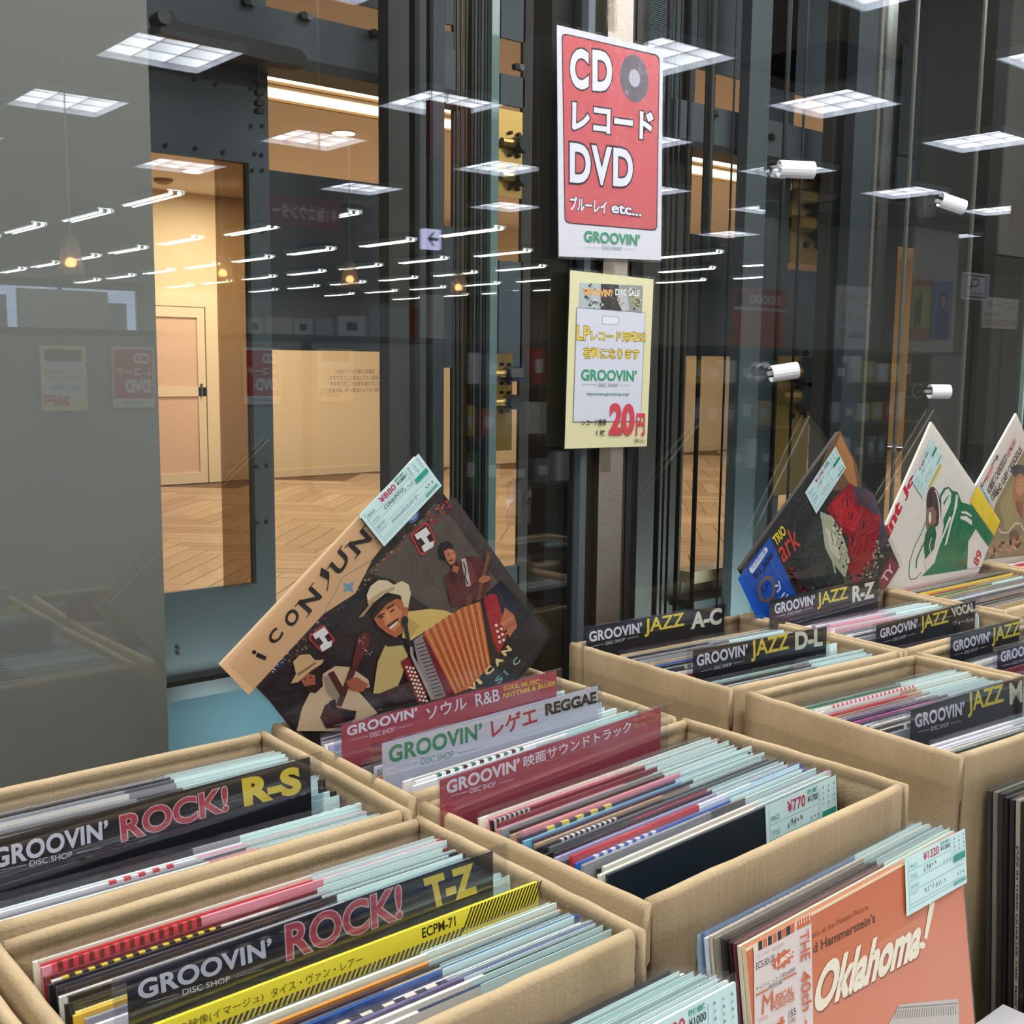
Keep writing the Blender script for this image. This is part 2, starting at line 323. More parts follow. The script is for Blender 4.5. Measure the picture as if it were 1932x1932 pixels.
# ---------------------------------------------------------------- lift shaft behind the glass
sf = mat('shaft_dark', (40, 42, 40), .7)
struct(MB().box(-2, 9, G + .11, 3.2, -.05, 0), 'trim_2', mat('shaft_floor', (70, 84, 88), .35))
struct(MB().box(-2, 9, G + .11, 3.3, 3.4, 3.5), 'trim_3', sf)
struct(MB().box(-2.1, -2, G + .11, 3.3, 0, 3.5), 'trim_4', sf); struct(MB().box(9, 9.1, G + .11, 3.3, 0, 3.5), 'trim_5', sf)
WV = 3.2
bw = empty('wall_back', (0, WV, 0), kind='structure')
def bp(x0, x1, z0, z1, m, y0=WV, y1=WV + .015, n='wall_panel', p=None):
    return MB().box(x0, x1, y0, y1, z0 + CAMZ, z1 + CAMZ).build(n, m, p or bw)
BGD = mat('blue_grey_dark', (66, 72, 73), .5, var=.05); TEAL = mat('teal_panel', (72, 96, 104), .6, spec=.2)
def ub(px, py=700): return pv(px, py, WV)[0]
def zb(px, py): return pv(px, py, WV)[2] - CAMZ
TOP = 2.0; BOT = -CAMZ
def bay(ax, cols, win1=None):
    pass
# left bay
x0, x1, x2, x3 = .7, ub(470), ub(514), ub(733)
bp(x0, x1, .58, 1.02, BG, n='wall_panel'); bp(x0, x1, BOT + .42, -.69, BG); bp(x1, x2, BOT + .42, 1.02, BG); bp(.2, x0, BOT, 1.02, BG)
bp(.2, x3 + .02, BOT, BOT + .40, TEAL)                      # low sill panel in the light from below
bp(.2, x3 + .3, BOT + .385, BOT + .43, mat('ledge_black', (16, 20, 22), .4), WV - .05, WV, 'ledge')
bp(x2, x3, zb(620, 335), zb(620, 335) + .0, BG) if False else None
zt = zb(512, 123); zm = zb(620, 335); zl = zb(620, 662)
bp(x2, x3, zl, zm, mat('transom', (50, 56, 58), .5)); bp(x2, x3, BOT + .42, -.80, BG)
zbe = pv(512, 120, WV - .14)[2] - CAMZ; zbt = pv(512, 14, WV - .12)[2] - CAMZ
bp(.2, 2.42, zbe + .03, zbt, BG, WV - .12, WV + .015, 'spandrel_beam'); bp(.2, 2.42, zbe, zbe + .03, mat('beam_edge', (34, 30, 24), .5), WV - .14, WV, 'beam_edge')
bp(.2, 1.71, zb(512, 14), TOP, BG); bp(1.71, x3, zb(600, -12), TOP, BG); bp(x3, 2.37, zb(733, 30) - .05, TOP, BGD)
bp(x3, ub(838, 400), BOT, zt, BGD); bp(ub(855, 400), ub(940, 400), BOT, TOP, BGD); bp(ub(984, 400), ub(1297, 600), BOT, TOP, mat('shaft_brown', (66, 62, 55), .6))
bp(ub(838), ub(855), -.72, BOT, TEAL); bp(ub(940), ub(984), BOT, -.75, BGD); bp(ub(940), ub(984), zt + .02, 1.0, BG); bp(ub(940), ub(984), 1.12, TOP, BG)
bp(ub(838), ub(855), zt, zt + .22, BG); bp(ub(838), ub(855), 1.12, TOP, BG); bp(ub(838), ub(855), -.02, .46, BGD)
bp(ub(940), ub(984), -.03, .36, BG)
# right bay
y0, y1, y2, y3 = ub(1298), ub(1400), ub(1478), ub(1545)
zr1, zr2, zr3, zr4 = zb(1340, 290), zb(1340, 445), zb(1340, 672), zb(1340, 1068)
bp(y0, y1, zr3, zr2, mat('transom', (50, 56, 58))); bp(y0, y1, BOT + .40, zr4 - .05, mat('sill_stone', (120, 116, 104), .6)); bp(y0 - .02, y1 + .1, BOT, BOT + .4, TEAL, WV - .1)
bp(y0 - .1, y1 + .15, BOT + .39, BOT + .425, mat('ledge_black', (16, 20, 22), .4), WV - .16, WV - .02, 'ledge'); bp(y0, y1, zr4 - .05, zr4, mat('sill_wood', (150, 132, 104), .5), WV - .06, WV + .06, 'sill')
bp(y1, y2, BOT, TOP, BGD); bp(y2, y3, zb(1510, 700) - .25, zb(1510, 510), BGD); bp(y2, y3, BOT, zb(1510, 1000), BGD)
zre = pv(1340, 284, WV - .14)[2] - CAMZ; zrt = pv(1400, 214, WV - .12)[2] - CAMZ
bp(y0 - .25, y3 + .25, zre + .025, zrt, BG, WV - .12, WV, 'spandrel_beam'); bp(y0 - .25, y3 + .2, zre, zre + .025, mat('beam_edge', (34, 30, 24)), WV - .14, WV, 'beam_edge')
bp(y0, y3, zb(1400, 150), TOP, BG); bp(y3, ub(1682), BOT, TOP, mat('shaft_brown', (66, 62, 55))); bp(ub(1716), 12, BOT, TOP, mat('shaft_olive', (96, 90, 78), .6)); bp(ub(1682), ub(1716), zb(1700, 465), TOP, BGD); bp(ub(1682), ub(1716), BOT, zb(1700, 1010), BGD)
# screws on the blue-grey plates
a = MB()
for px, py in [(365, 150), (405, 160), (472, 168), (473, 238), (494, 238), (480, 290), (493, 292), (475, 322), (494, 322), (474, 434), (494, 437), (312, 274), (368, 280), (420, 287), (484, 880), (502, 878), (484, 986), (502, 984), (335, 1222), (335, 1232)]:
    x, y, z = pv(px, py, WV); a.tube([(x, WV, z), (x, WV - .006, z)], .006, 8)
a.build('screw', BK, bw, kind='stuff')
# door plates left: dark bracket with pipe and lamp
br = empty('bracket_beam', pv(300, 40, 2.6), label='dark brown steel bracket arm with round pivot behind glass, top left', cat='bracket')
DB = mat('dark_brown_steel', (42, 38, 33), .45, metal=.3)
q = [pv(*p, 2.6) for p in [(297, 25), (318, 22), (330, 44), (560, 96), (572, 112), (572, 128), (500, 118), (340, 76), (296, 64)]]
MB().prism([(p[0], p[2]) for p in q], 2.58, 2.64).build('arm', DB, br)
x, y, z = pv(307, 33, 2.58); MB().tube([(x, 2.57, z), (x, 2.62, z)], .016, 16).build('pivot', mat('pivot_grey', (60, 58, 52), .4), br)
a = MB(); a.tube([pv(486, 90, 2.7), pv(488, 215, 2.7)], .004, 6)
for t in (155, 175, 195, 210): p = pv(489, t, 2.7); a.box(p[0] - .01, p[0] + .01, 2.69, 2.71, p[2] - .006, p[2] + .006)
a.build('chain', DB, br)
for bi, (px, py) in enumerate([(468, 6), (575, 33), (707, 65), (1348, 215), (1425, 233), (1455, 258), (1577, 268), (975, 128)]):
    p = pv(px, py, WV - .12); r = empty('bolt', p, label='double bolt head on the blue-grey beam, ' + ['far left', 'left above the cove light', 'left of the dark column', 'right bay, first', 'right bay, second', 'right bay, third', 'right bay, last', 'beside the dark pillar'][bi], cat='bolt', group='bolts on the spandrel beams')
    MB().tube([(p[0] + .008, p[1], p[2]), (p[0] + .008, p[1] - .02, p[2])], .011, 12).build('head', BGL, r); MB().tube([(p[0] - .012, p[1], p[2]), (p[0] - .012, p[1] - .02, p[2])], .011, 12).build('washer', DB, r)
# columns, guide rails and hoist cables
def post(name, label, cat, px0, px1, v, m, depth=.05, group=None, z1=3.4, py=500, z0=0):
    a, b = pv(px0, py, v)[0], pv(px1, py, v)[0]; o = MB().box(a, b, v, v + depth, z0, z1).build(name, m); return props(o, label, cat, group)
colm = mat('shaft_column', (78, 76, 70), .5, var=.05)
post('steel_column', 'dark brown-grey steel column right of the two-part lobby opening', 'column', 734, 772, 2.7, colm)
post('steel_column', 'wide blue-grey steel column behind glass, between dark cables', 'column', 776, 838, 2.9, BGD)
post('guide_rail', 'black guide rail left of the blue-grey column', 'rail', 783, 792, 2.3, BK, .02)
post('guide_rail', 'thin black guide rail down the blue-grey column', 'rail', 811, 817, 2.2, BK, .015)
ribs = empty('cable_duct', pv(905, 500, 2.4), label='ribbed dark cable duct with vertical flutes behind glass', cat='duct')
for k in range(7):
    a_, b_ = pv(888 + k * 6, 500, 2.4)[0], pv(892 + k * 6, 500, 2.4)[0]; MB().box(a_, b_, 2.4, 2.43, 0, 3.4).build('rib', BGD if k % 2 else DB, ribs)
MB().box(pv(886, 500, 2.45)[0], pv(930, 500, 2.45)[0], 2.44, 2.47, 0, 3.4).build('backing', BK, ribs)
post('glass_fin', 'upright glass fin edge glowing pale green beside the roller mechanism', 'glass', 925, 939, 2.0, mat('fin_green', (120, 148, 146), .2, coat=1), .012)
cabm = mat('cable_steel', (120, 104, 80), .3, metal=1)
for k, px in enumerate((861, 869, 878)):
    x = pv(px, 500, 2.1)[0]; o = MB().tube([(x, 2.1, 0), (x, 2.1, 3.4)], .0035, 8).build('hoist_cable', cabm); props(o, 'thin shining hoist cable left of the ribbed duct, %s of three' % ('left', 'middle', 'right')[k], 'cable', 'thin hoist cables')
for k, (px, w, ex) in enumerate([(1246, 10, 'thick black hoist cable nearest the steel post'), (1258, 4, 'thin black hoist cable second right of the steel post'), (1268, 5, 'black hoist cable third right of the steel post'), (1286, 8, 'thick black hoist cable fourth right of the post, beside the beige opening'), (1318, 9, 'thick black hoist cable crossing the beige lobby opening'), (1367, 4, 'thin black hoist cable right across the beige lobby opening'), (1463, 9, 'thick black hoist cable left of the brass roller plate'), (1496, 5, 'thin black hoist cable in front of the brass roller plate')]):
    v = 1.9; x = pv(px, 700, v)[0]; R = w / FPX * math.hypot(x, v) / 2; o = MB().tube([(x, v, 0), (x, v, 3.4)], R, 10).build('hoist_cable', BK, smooth=True); props(o, ex, 'cable', 'black hoist cables')
x = pv(1338, 300, 1.7)[0]; o = MB().tube([(x, 1.7, pv(1335, 490, 1.7)[2]), (x, 1.7, 3.4)], .0085, 12).build('steel_pole', mat('pole_steel', (132, 140, 136), .3, metal=.8), smooth=True); props(o, 'slim grey steel pole hanging behind the glass right of the red sign', 'pole')
post('steel_column', 'dark narrow column between the steel post and the perforated ducts', 'column', 1200, 1214, 2.0, DB)
post('steel_column', 'grey-green column right of the beige lobby opening', 'column', 1402, 1440, 3.0, BG)
post('steel_column', 'brown-black column right of the brass roller plate', 'column', 1560, 1592, 2.9, mat('shaft_brown', (66, 62, 55)))
post('steel_column', 'tall blue-grey column left of the white light edges', 'column', 1600, 1636, 2.8, BGD)
post('glass_fin', 'pale upright glass edge line at upper right, left of the perforated duct', 'glass', 1641, 1646, 1.6, mat('fin_line', (112, 108, 98), .3), .006)
post('glass_fin', 'wide milky glass edge right of the blue-grey column', 'glass', 1652, 1670, 1.6, film('fin_milky', .12, .2, (.8, .82, .8)), .01)
post('glass_fin', 'thin bright glass joint line left of the dark square vent', 'glass', 1706, 1710, 1.5, mat('fin_line', (112, 108, 98)), .006)
post('glass_fin', 'thin bright glass joint line right of the dark square vent', 'glass', 1829, 1833, 1.5, mat('fin_line', (112, 108, 98)), .006)
post('steel_column', 'dark column at the far right edge behind glass', 'column', 1855, 1878, 2.4, DB)
post('steel_column', 'light olive wide column at the far right', 'column', 1882, 1960, 2.6, mat('olive_light', (106, 102, 90), .6), z0=1.9)
# perforated cable ducts
def perf(px0, px1, py0, py1, v, label):
    a, b = pv(px0, py0 + 50, v)[0], pv(px1, py0 + 50, v)[0]; z1, z0 = pv((px0 + px1) / 2, py0, v)[2], pv((px0 + px1) / 2, py1, v)[2]
    r = empty('perforated_duct', (a, v, z0), label=label, cat='duct', group='perforated ducts'); MB().box(a, b, v + .012, v + .03, z0 - .2, z1).build('backing', BK, r)
    MB().box(a, b, v, v + .012, z0 - .16, z0 - .01).build('lower_plate', BG, r); mm = MB(); n = int((z1 - z0) / .008); nx = 3
    for k in range(n): mm.box(a, b, v, v + .004, z0 + k * .008, z0 + k * .008 + .004)
    for j in range(nx + 1): x = a + (b - a) * j / nx; mm.box(x - .002, x + .002, v, v + .004, z0, z1)
    mm.build('slots', mat('duct_grey', (96, 110, 114), .5), r, kind='stuff')
perf(1220, 1262, -20, 188, WV - .0301, 'perforated grey cable duct right of the red sign, wider left one')
perf(1272, 1284, -20, 188, WV - .0301, 'perforated grey cable duct right of the red sign, narrow middle one'); perf(1303, 1315, -20, 190, WV - .0301, 'perforated grey cable duct right of the red sign, narrow right one')
perf(1704, 1738, 88, 296, WV - .0301, 'tall perforated grey duct at upper right beneath the dark vent')
# roller plates
BR = mat('brass_plate', (206, 168, 96), .3, metal=.85, var=.2, vscale=4)
def rollers(px0, px1, py0, py1, v, ys, label):
    a, b = pv(px0, 400, v)[0], pv(px1, 400, v)[0]; mx = (px0 + px1) / 2; z1, z0 = pv(mx, py0, v)[2], pv(mx, py1, v)[2]
    r = empty('roller_plate', (a, v, z0), label=label, cat='mechanism', group='brass roller plates'); MB().box(a, b, v, v + .01, z0, z1).build('plate', BR, r)
    for yy in ys:
        z = pv(mx, yy, v)[2]; xc = b - (b - a) * .22; rr = (b - a) * .28
        MB().tube([(xc, v - .004, z), (xc, v - .05, z)], rr, 20).build('roller', mat('roller_grey', (46, 50, 50), .5), r, smooth=False)
        MB().tube([(a, v - .015, z), (xc, v - .015, z)], rr * .5, 10).build('arm', BR, r)
        for s in (-1, 1):
            for t in (.45, .8): x = a + (b - a) * t; MB().tube([(x, v, z + s * rr * 1.25), (x, v - .012, z + s * rr * 1.25)], rr * .22, 8).build('bolt', DB, r)
rollers(940, 984, 208, 372, WV - .0101, (272, 335), 'brass plate with two black rollers, upper left, beside the glass fin'); rollers(930, 970, 668, 850, WV - .0101, (705, 758), 'pale brass plate with two grey rollers, lower, above the reflections')
rollers(1494, 1556, 330, 500, WV - .0101, (374, 425), 'brass plate with two rollers at upper right behind glass'); rollers(1480, 1543, 672, 930, WV - .0301, (702, 748), 'tall brass plate with two grey rollers at right, behind the blue record')
# ---------------------------------------------------------------- lobby beyond the shaft
LW = mat('lobby_wall', (222, 200, 162), .8, bump=.05, var=.03, vscale=1); LC = mat('lobby_ceiling', (236, 226, 212), .8)
LZ = 3.214; LB = 12.2
struct(MB().box(-2, 18, LB, LB + .1, -.1, LZ), 'wall_lobby', LW); struct(MB().box(-2, 18, WV + .06, LB, LZ, LZ + .1), 'ceiling_lobby', LC)
struct(MB().box(-2.1, -2, WV, LB, 0, LZ), 'wall_lobby_left', LW); struct(MB().box(18, 18.1, WV, LB, 0, LZ), 'wall_lobby_right', LW)
struct(MB().box(-2, 18, WV + .06, LB, -.06, -.012), 'floor_lobby', mat('floor_joint', (110, 76, 46), .6))
struct(MB().box(3, 17, LB - .015, LB, 0, .09), 'baseboard_lobby', mat('base_cream', (222, 200, 164), .6))
CV = emis('cove_glow', (255, 232, 190), COVE_E)
for (xa, ya, xb, yb) in [(514, 124, 514, 148), (514, 166, 514, 181), (1304, 280, 1304, 300), (1304, 312, 1304, 324)]:
    p, q2 = pz(xa, ya, LZ), pz(xb, yb, LZ); s = 'left' if xa < 900 else 'right'
    r = empty('cove_light', (p[0], q2[1], LZ - .01), label='long warm glowing cove strip in the lobby ceiling, %s bay, %s one' % (s, 'nearer wide' if ya in (124, 280) else 'farther narrow'), cat='ceiling light', group='cove strips in the lobby ceiling')
    w = 3.2; MB().box(p[0] - .3, p[0] + w, p[1], q2[1], LZ - .012, LZ - .004).build('glowing_strip', CV, r); MB().box(p[0] - .3, p[0] + w, q2[1], q2[1] + .03, LZ - .03, LZ).build('lip', mat('cove_lip', (150, 120, 84), .7), r)
for px, py, w in [(363, 322, 'seen in the left window'), (648, 250, 'seen in the upper middle opening'), (1218, 282, 'seen beside the perforated ducts')]:
    p = pz(px, py, LZ); r = empty('downlight', p, label='round glowing recessed downlight in the lobby ceiling, ' + w, cat='ceiling light', group='lobby downlights')
    MB().tube([(p[0], p[1], LZ), (p[0], p[1], LZ - .012)], .09, 20).build('lamp', emis('downlight_glow', (255, 226, 180), 9), r); MB().tube([(p[0], p[1], LZ + .001), (p[0], p[1], LZ - .008)], .11, 20).build('ring', LC, r)
p = pz(308, 338, LZ); r = empty('smoke_detector', p, label='flat round smoke detector on the lobby ceiling seen in the left window', cat='detector'); MB().tube([(p[0], p[1], LZ), (p[0], p[1], LZ - .03), (p[0], p[1], LZ - .05)], [.1, .09, .05], 18).build('body', mat('detector_tan', (150, 120, 86)), r)
# white lobby door
xa, xb = pv(285, 800, LB)[0] - .5, pv(396, 800, LB)[0]; zd = pv(340, 578, LB)[2]
d = empty('door_1', (xa, LB, 0), kind='structure'); CR = mat('door_cream', (232, 212, 176), .5); PK = mat('door_panel_pink', (222, 186, 158), .6)
MB().box(xb - .05, xb + .12, LB - .06, LB, 0, zd + .15).box(xa, xb - .05, LB - .06, LB, zd, zd + .15).build('door_frame', CR, d)
MB().box(xa, xb - .06, LB - .03, LB, 0, zd).build('door_leaf', PK, d)
for z0, z1 in ((.0, .12), (.98, 1.08), (zd - .12, zd)): MB().box(xa, xb - .06, LB - .05, LB - .03, z0, z1).build('rail', CR, d)
MB().box(xb - .15, xb - .06, LB - .05, LB - .03, .12, zd - .12).build('stile', CR, d); MB().box(xb - .13, xb - .11, LB - .08, LB - .05, .98, 1.12).build('door_handle', BGL, d)
# tinted glass leaf standing in the left window
o = MB().box(ub(410), ub(471), WV - .02, WV - .01, CAMZ - .69, CAMZ + .58).build('tinted_glass_leaf', film('tinted_glass', .02, .05, (.60, .52, .42))); props(o, 'brown tinted glass strip at the right side of the left window', 'glass')
# herringbone wood floor, plank by plank
pw, pl = .16, .96; pm = [mat('plank_%d' % k, c, .32, var=.16, vscale=9, coat=.25) for k, c in enumerate([(186, 156, 124), (176, 146, 114), (194, 166, 134), (168, 138, 108)])]
th = math.radians(45); pls = []
pme = [proto('floor_plank', MB().box(-pl / 2 + .003, pl / 2 - .003, -pw / 2 + .003, pw / 2 - .003, -.012, 0), q) for q in pm]
pf = empty('floor_planks', (0, WV, 0), kind='structure')
for i in range(-40, 60):
    for j in range(-30, 40):
        for o_ in (0, 1):
            bx = i * pw + j * pl; by = i * pw - j * pl
            cx, cy, rt = (bx + pl / 2, by + pw / 2, 0) if o_ == 0 else (bx + pw / 2 , by + pl / 2 + pw, math.pi / 2)
            X = 7 + (cx * math.cos(th) - cy * math.sin(th)); Y = 8 + (cx * math.sin(th) + cy * math.cos(th))
            if WV + .1 < Y < LB - .5 and 1 < X < 17: pls.append((X * X + Y * Y, X, Y, rt + th))
pls.sort(); 
def seen(X, Y):
    c = M0 @ (W2.T @ np.array([X, Y, -CAMZ])); px = c[0] / c[2] * FPX + 966; return 250 < px < 760 or 930 < px < 1010 or 1190 < px < 1440
vis = [p for p in pls if seen(p[1], p[2])]; rest = [p for p in pls if not seen(p[1], p[2])] + vis[290:]
for k, (_, X, Y, r) in enumerate(vis[:290]): o = put('floor_plank', pme[k * 7 % 4], pf, (X, Y - WV, 0)); o.rotation_euler = (0, 0, r)
a = MB()
for (_, X, Y, r) in rest:
    c, s_ = math.cos(r), math.sin(r); q = [(X + x * c - y * s_, Y + x * s_ + y * c, 0) for x, y in ((-pl / 2, -pw / 2), (pl / 2, -pw / 2), (pl / 2, pw / 2), (-pl / 2, pw / 2))]; a.add(q, [(0, 1, 2, 3)], mi=random.randrange(4))
a.build('floor_planks_far', pm, pf, kind='stuff')
# notice stuck to the shaft glass, seen from behind
r, on = frame('notice_lettering', (1.9, WV - .03, CAMZ - .1), label='grey reversed notice lettering on the glass before the beige wall', cat='notice')
A = Art(on)
for s, y, x0 in [('ーダは、自動的な運行を行うために', 701, 632), ('る運行管理システムを導入しております。', 713, 619), ('の手前で折り返す場合がございますが', 724, 622), ('協力を賜りますようお願い申しあげます。', 736, 618)]:
    A.txt(s, (x0, y + 4.5), (731, y + 4), (x0, y - 4.5), (122, 100, 72), flip=True)
A.build('lettering', r)
# ================================================================ DISPLAY: tables, cartons, records
k_ = .52
ZT = 1.02                                    # carton rims
TZ0 = .655
tb = empty('display_table', (1.4, .75, 0), label='long white table under the cardboard record boxes', cat='table')
WH = mat('table_white', (206, 206, 204), .45)
MB().box(-.3, 3.2, .50, 1.13, TZ0 - .03, TZ0).build('tabletop', WH, tb)
for x in (-.2, 1.4, 3.05):
    for y in (.55, 1.08): MB().box(x, x + .04, y, y + .04, 0, TZ0 - .03).build('leg', BGL, tb)
t2 = empty('lower_table', (.9, .3, 0), label='white lower table in front holding upright records, bottom right', cat='table')
MB().box(-.3, 2.2, .0, .49, TZ0 - .035, TZ0 - .005).build('tabletop', WH, t2)
for x in (-.2, 2.1):
    for y in (.03, .42): MB().box(x, x + .04, y, y + .04, 0, TZ0 - .035).build('leg', BGL, t2)
CB = bpy.data.materials.new('carton_board'); CB.use_nodes = True; nt = CB.node_tree; b = nt.nodes['Principled BSDF']; b.inputs['Roughness'].default_value = .82; b.inputs['Specular IOR Level'].default_value = .25
tc = nt.nodes.new('ShaderNodeTexCoord'); n1 = nt.nodes.new('ShaderNodeTexNoise'); n1.inputs['Scale'].default_value = 14; n1.inputs['Detail'].default_value = 6
mp = nt.nodes.new('ShaderNodeMapping'); mp.inputs['Scale'].default_value = (230, 230, 14); n2 = nt.nodes.new('ShaderNodeTexNoise'); n2.inputs['Scale'].default_value = 1; n2.inputs['Detail'].default_value = 3
n3 = nt.nodes.new('ShaderNodeTexNoise'); n3.inputs['Scale'].default_value = 420; n3.inputs['Detail'].default_value = 2
cr = nt.nodes.new('ShaderNodeValToRGB'); cr.color_ramp.elements[0].color = (*lin((158, 137, 104)), 1); cr.color_ramp.elements[1].color = (*lin((180, 158, 123)), 1); cr.color_ramp.elements[0].position = .3; cr.color_ramp.elements[1].position = .72
mxx = nt.nodes.new('ShaderNodeMix'); mxx.data_type = 'FLOAT'; mxx.inputs[0].default_value = .22
nt.links.new(tc.outputs['Object'], n1.inputs[0]); nt.links.new(tc.outputs['Object'], mp.inputs[0]); nt.links.new(mp.outputs[0], n2.inputs[0]); nt.links.new(tc.outputs['Object'], n3.inputs[0])
nt.links.new(n1.outputs[0], mxx.inputs[2]); nt.links.new(n2.outputs[0], mxx.inputs[3]); nt.links.new(mxx.outputs[0], cr.inputs[0]); nt.links.new(cr.outputs[0], b.inputs['Base Color'])
ad = nt.nodes.new('ShaderNodeMath'); ad.operation = 'ADD'; nt.links.new(n2.outputs[0], ad.inputs[0]); nt.links.new(n3.outputs[0], ad.inputs[1])
bpn = nt.nodes.new('ShaderNodeBump'); bpn.inputs['Strength'].default_value = .35; bpn.inputs['Distance'].default_value = .0012; nt.links.new(ad.outputs[0], bpn.inputs['Height']); nt.links.new(bpn.outputs[0], b.inputs['Normal'])
def wall(mb, a, b_, z0, z1, flip=1, t=.0075, ext=0.0, seed=0):   # folded-over carton wall from a to b, thickness to the left side
    rnd = random.Random(seed); A_, B_ = Vector((*a, 0)), Vector((*b_, 0)); d = (B_ - A_).normalized(); nrm = Vector((-d.y, d.x, 0)) * flip; L = (B_ - A_).length; N = 14
    prof = [(0, z0), (0, z1 - .034), (-.0005, z1 - .031), (0, z1 - .028), (-.0003, z1 - .005), (.0012, z1 - .0016), (.0036, z1 - .0002), (.0055, z1), (t - .0008, z1 - .0004), (t + .0012, z1 - .002), (t + .0016, z1 - .005), (t + .0010, z1 - .0105), (t + .0004, z1 - .0125), (t + .0010, z1 - .0145), (t + .0008, z1 - .045), (t - .0025, z1 - .048), (t - .0025, z0)]
    w1 = [rnd.uniform(-.0004, .0004) for _ in range(N + 1)]; w2 = [rnd.uniform(-.0004, .0004) for _ in range(N + 1)]; vs = []
    for i in range(N + 1):
        s = L * i / N; bow = math.sin(math.pi * i / N) * .0006
        for (o, z) in prof:
            f = max(0, (z - z1 + .1) / .1); p = A_ + d * s + nrm * (o - bow * f + w1[i] * f); vs.append((p.x, p.y, z + (w2[i] if z > z1 - .02 else 0)))
    m = len(prof); fs = []
    for i in range(N):
        for k in range(m - 1): fs.append((i * m + k, (i + 1) * m + k, (i + 1) * m + k + 1, i * m + k + 1))
    fs += [tuple(range(m)), tuple(N * m + k for k in range(m - 1, -1, -1))]
    mb.add(vs, fs)
BOXES = {}
def carton(key, BL, BRr, FRr, FLl, label, z=ZT, base=TZ0):
    cx = (BL[0] + FRr[0]) / 2; cy = (BL[1] + FRr[1]) / 2; r = empty('cardboard_box', (cx, cy, base), label=label, cat='box', group='open cardboard record boxes')
    g = .0105; sd = sum(map(ord, key)) % 97
    def along(p, q, t): d = Vector(q) - Vector(p); L = d.length; return tuple(Vector(p) + d * (t / L))
    for nm, a, b_, i0, i1, fl in (('side_panel', BL, FLl, 0, 0, 1), ('side_panel', FRr, BRr, 0, 0, 1), ('front_panel', FLl, FRr, g, g, 1), ('back_panel', BRr, BL, g, g, 1)):
        m = MB(); aa = along(a, b_, i0) if i0 else a; bb = along(b_, a, i1) if i1 else b_; wall(m, aa, bb, base + .001, z, fl, seed=sd + len(nm)); sd += 5; m.build(nm, CB, r, smooth=True)
    q = [along(BL, FRr, .012), along(FLl, BRr, .012), along(FRr, BL, .012), along(BRr, FLl, .012)]
    MB().add([(*p, base + .030) for p in q] + [(*p, base + .002) for p in q], [(0, 1, 2, 3), (7, 6, 5, 4), (0, 4, 5, 1), (1, 5, 6, 2), (2, 6, 7, 3), (3, 7, 4, 0)]) or None
    m = MB(); m.add([(*p, base + .030) for p in q] + [(*p, base + .002) for p in q], [(0, 1, 2, 3), (7, 6, 5, 4), (0, 4, 5, 1), (1, 5, 6, 2), (2, 6, 7, 3), (3, 7, 4, 0)]); m.build('bottom_panel', CB, r)
    BOXES[key] = (BL, BRr, FRr, FLl)
rm = random.Random
carton('rs', (.188, 1.024), (.531, 1.019), (.529, .757), (.186, .762), 'cardboard box of rock records behind the black R-S divider, far left')
carton('tz', (.186, .745), (.529, .742), (.534, .492), (.190, .490), 'cardboard box of rock records with the black T-Z divider, front left')
carton('soul', (.545, 1.034), (.905, 1.060), (.899, .792), (.540, .780), 'cardboard box holding the soul and reggae dividers, below the tilted accordion record')
carton('movie', (.541, .764), (.903, .782), (.916, .527), (.556, .515), 'cardboard box packed with film soundtracks, front centre, red divider at its back')
carton('ac', (1.026, 1.099), (1.355, 1.074), (1.347, .795), (1.022, .822), 'cardboard box with the A-C and D-L jazz dividers, right of the steel post')
carton('m', (1.029, .803), (1.346, .778), (1.342, .512), (1.017, .534), 'cardboard box with the jazz M divider, front right')
carton('rz', (1.362, 1.075), (1.712, 1.053), (1.676, .785), (1.352, .796), 'cardboard box with the R-Z and jazz vocal dividers, below the red and black cover')
carton('j4', (1.356, .783), (1.672, .772), (1.668, .510), (1.352, .520), 'cardboard box right of the M box, two black jazz dividers inside')
carton('blue', (1.722, 1.108), (2.105, 1.105), (2.06, .840), (1.700, .835), 'cardboard box with yellow-edged records below the green sleeve, far right')
carton('far', (2.118, 1.125), (2.46, 1.120), (2.43, .85), (2.085, .855), 'cardboard box at the far right edge below the two-portrait cover')
carton('low', (.02, .475), (-.3, .475), (-.3, .43), (.02, .43), 'x') if False else None
carton('left', (-.17, .745), (.176, .745), (.180, .492), (-.166, .490), 'cardboard box cut off at the lower left corner, left of the T-Z box')
# shared small parts
MINT = mat('tag_mint', (214, 243, 238), .5); 
TAGW, TAGH = .112, .074
tag_me = proto('price_tag', MB().box(0, TAGW, -.0004, -.0001, -TAGH, 0), MINT)
def sleeve_mesh(w=.3165, h=.316):
    m = MB(); m.box(-.001, w, .0002, .0027, h - .0005, h + .0045); m.box(w - .003, w + .0014, .0002, .0027, 0, h - .001); return m
slv_me = proto('plastic_sleeve', sleeve_mesh(), SLEEVE); slv_small = proto('plastic_sleeve', sleeve_mesh(.2995), SLEEVE)
NAMES = [((30, 30, 34), 'black'), ((24, 38, 66), 'navy'), ((120, 30, 44), 'dark red'), ((200, 40, 48), 'red'), ((230, 150, 160), 'pink'), ((236, 232, 222), 'cream white'), ((240, 242, 246), 'white'), ((150, 152, 156), 'grey'),
         ((92, 94, 98), 'dark grey'), ((176, 168, 206), 'lavender'), ((110, 180, 214), 'sky blue'), ((30, 90, 180), 'blue'), ((230, 204, 60), 'yellow'), ((222, 132, 50), 'orange'), ((36, 120, 80), 'green'), ((80, 50, 84), 'purple'),
         ((186, 160, 126), 'tan'), ((70, 50, 44), 'brown'), ((196, 70, 160), 'magenta'), ((160, 190, 180), 'pale green')]
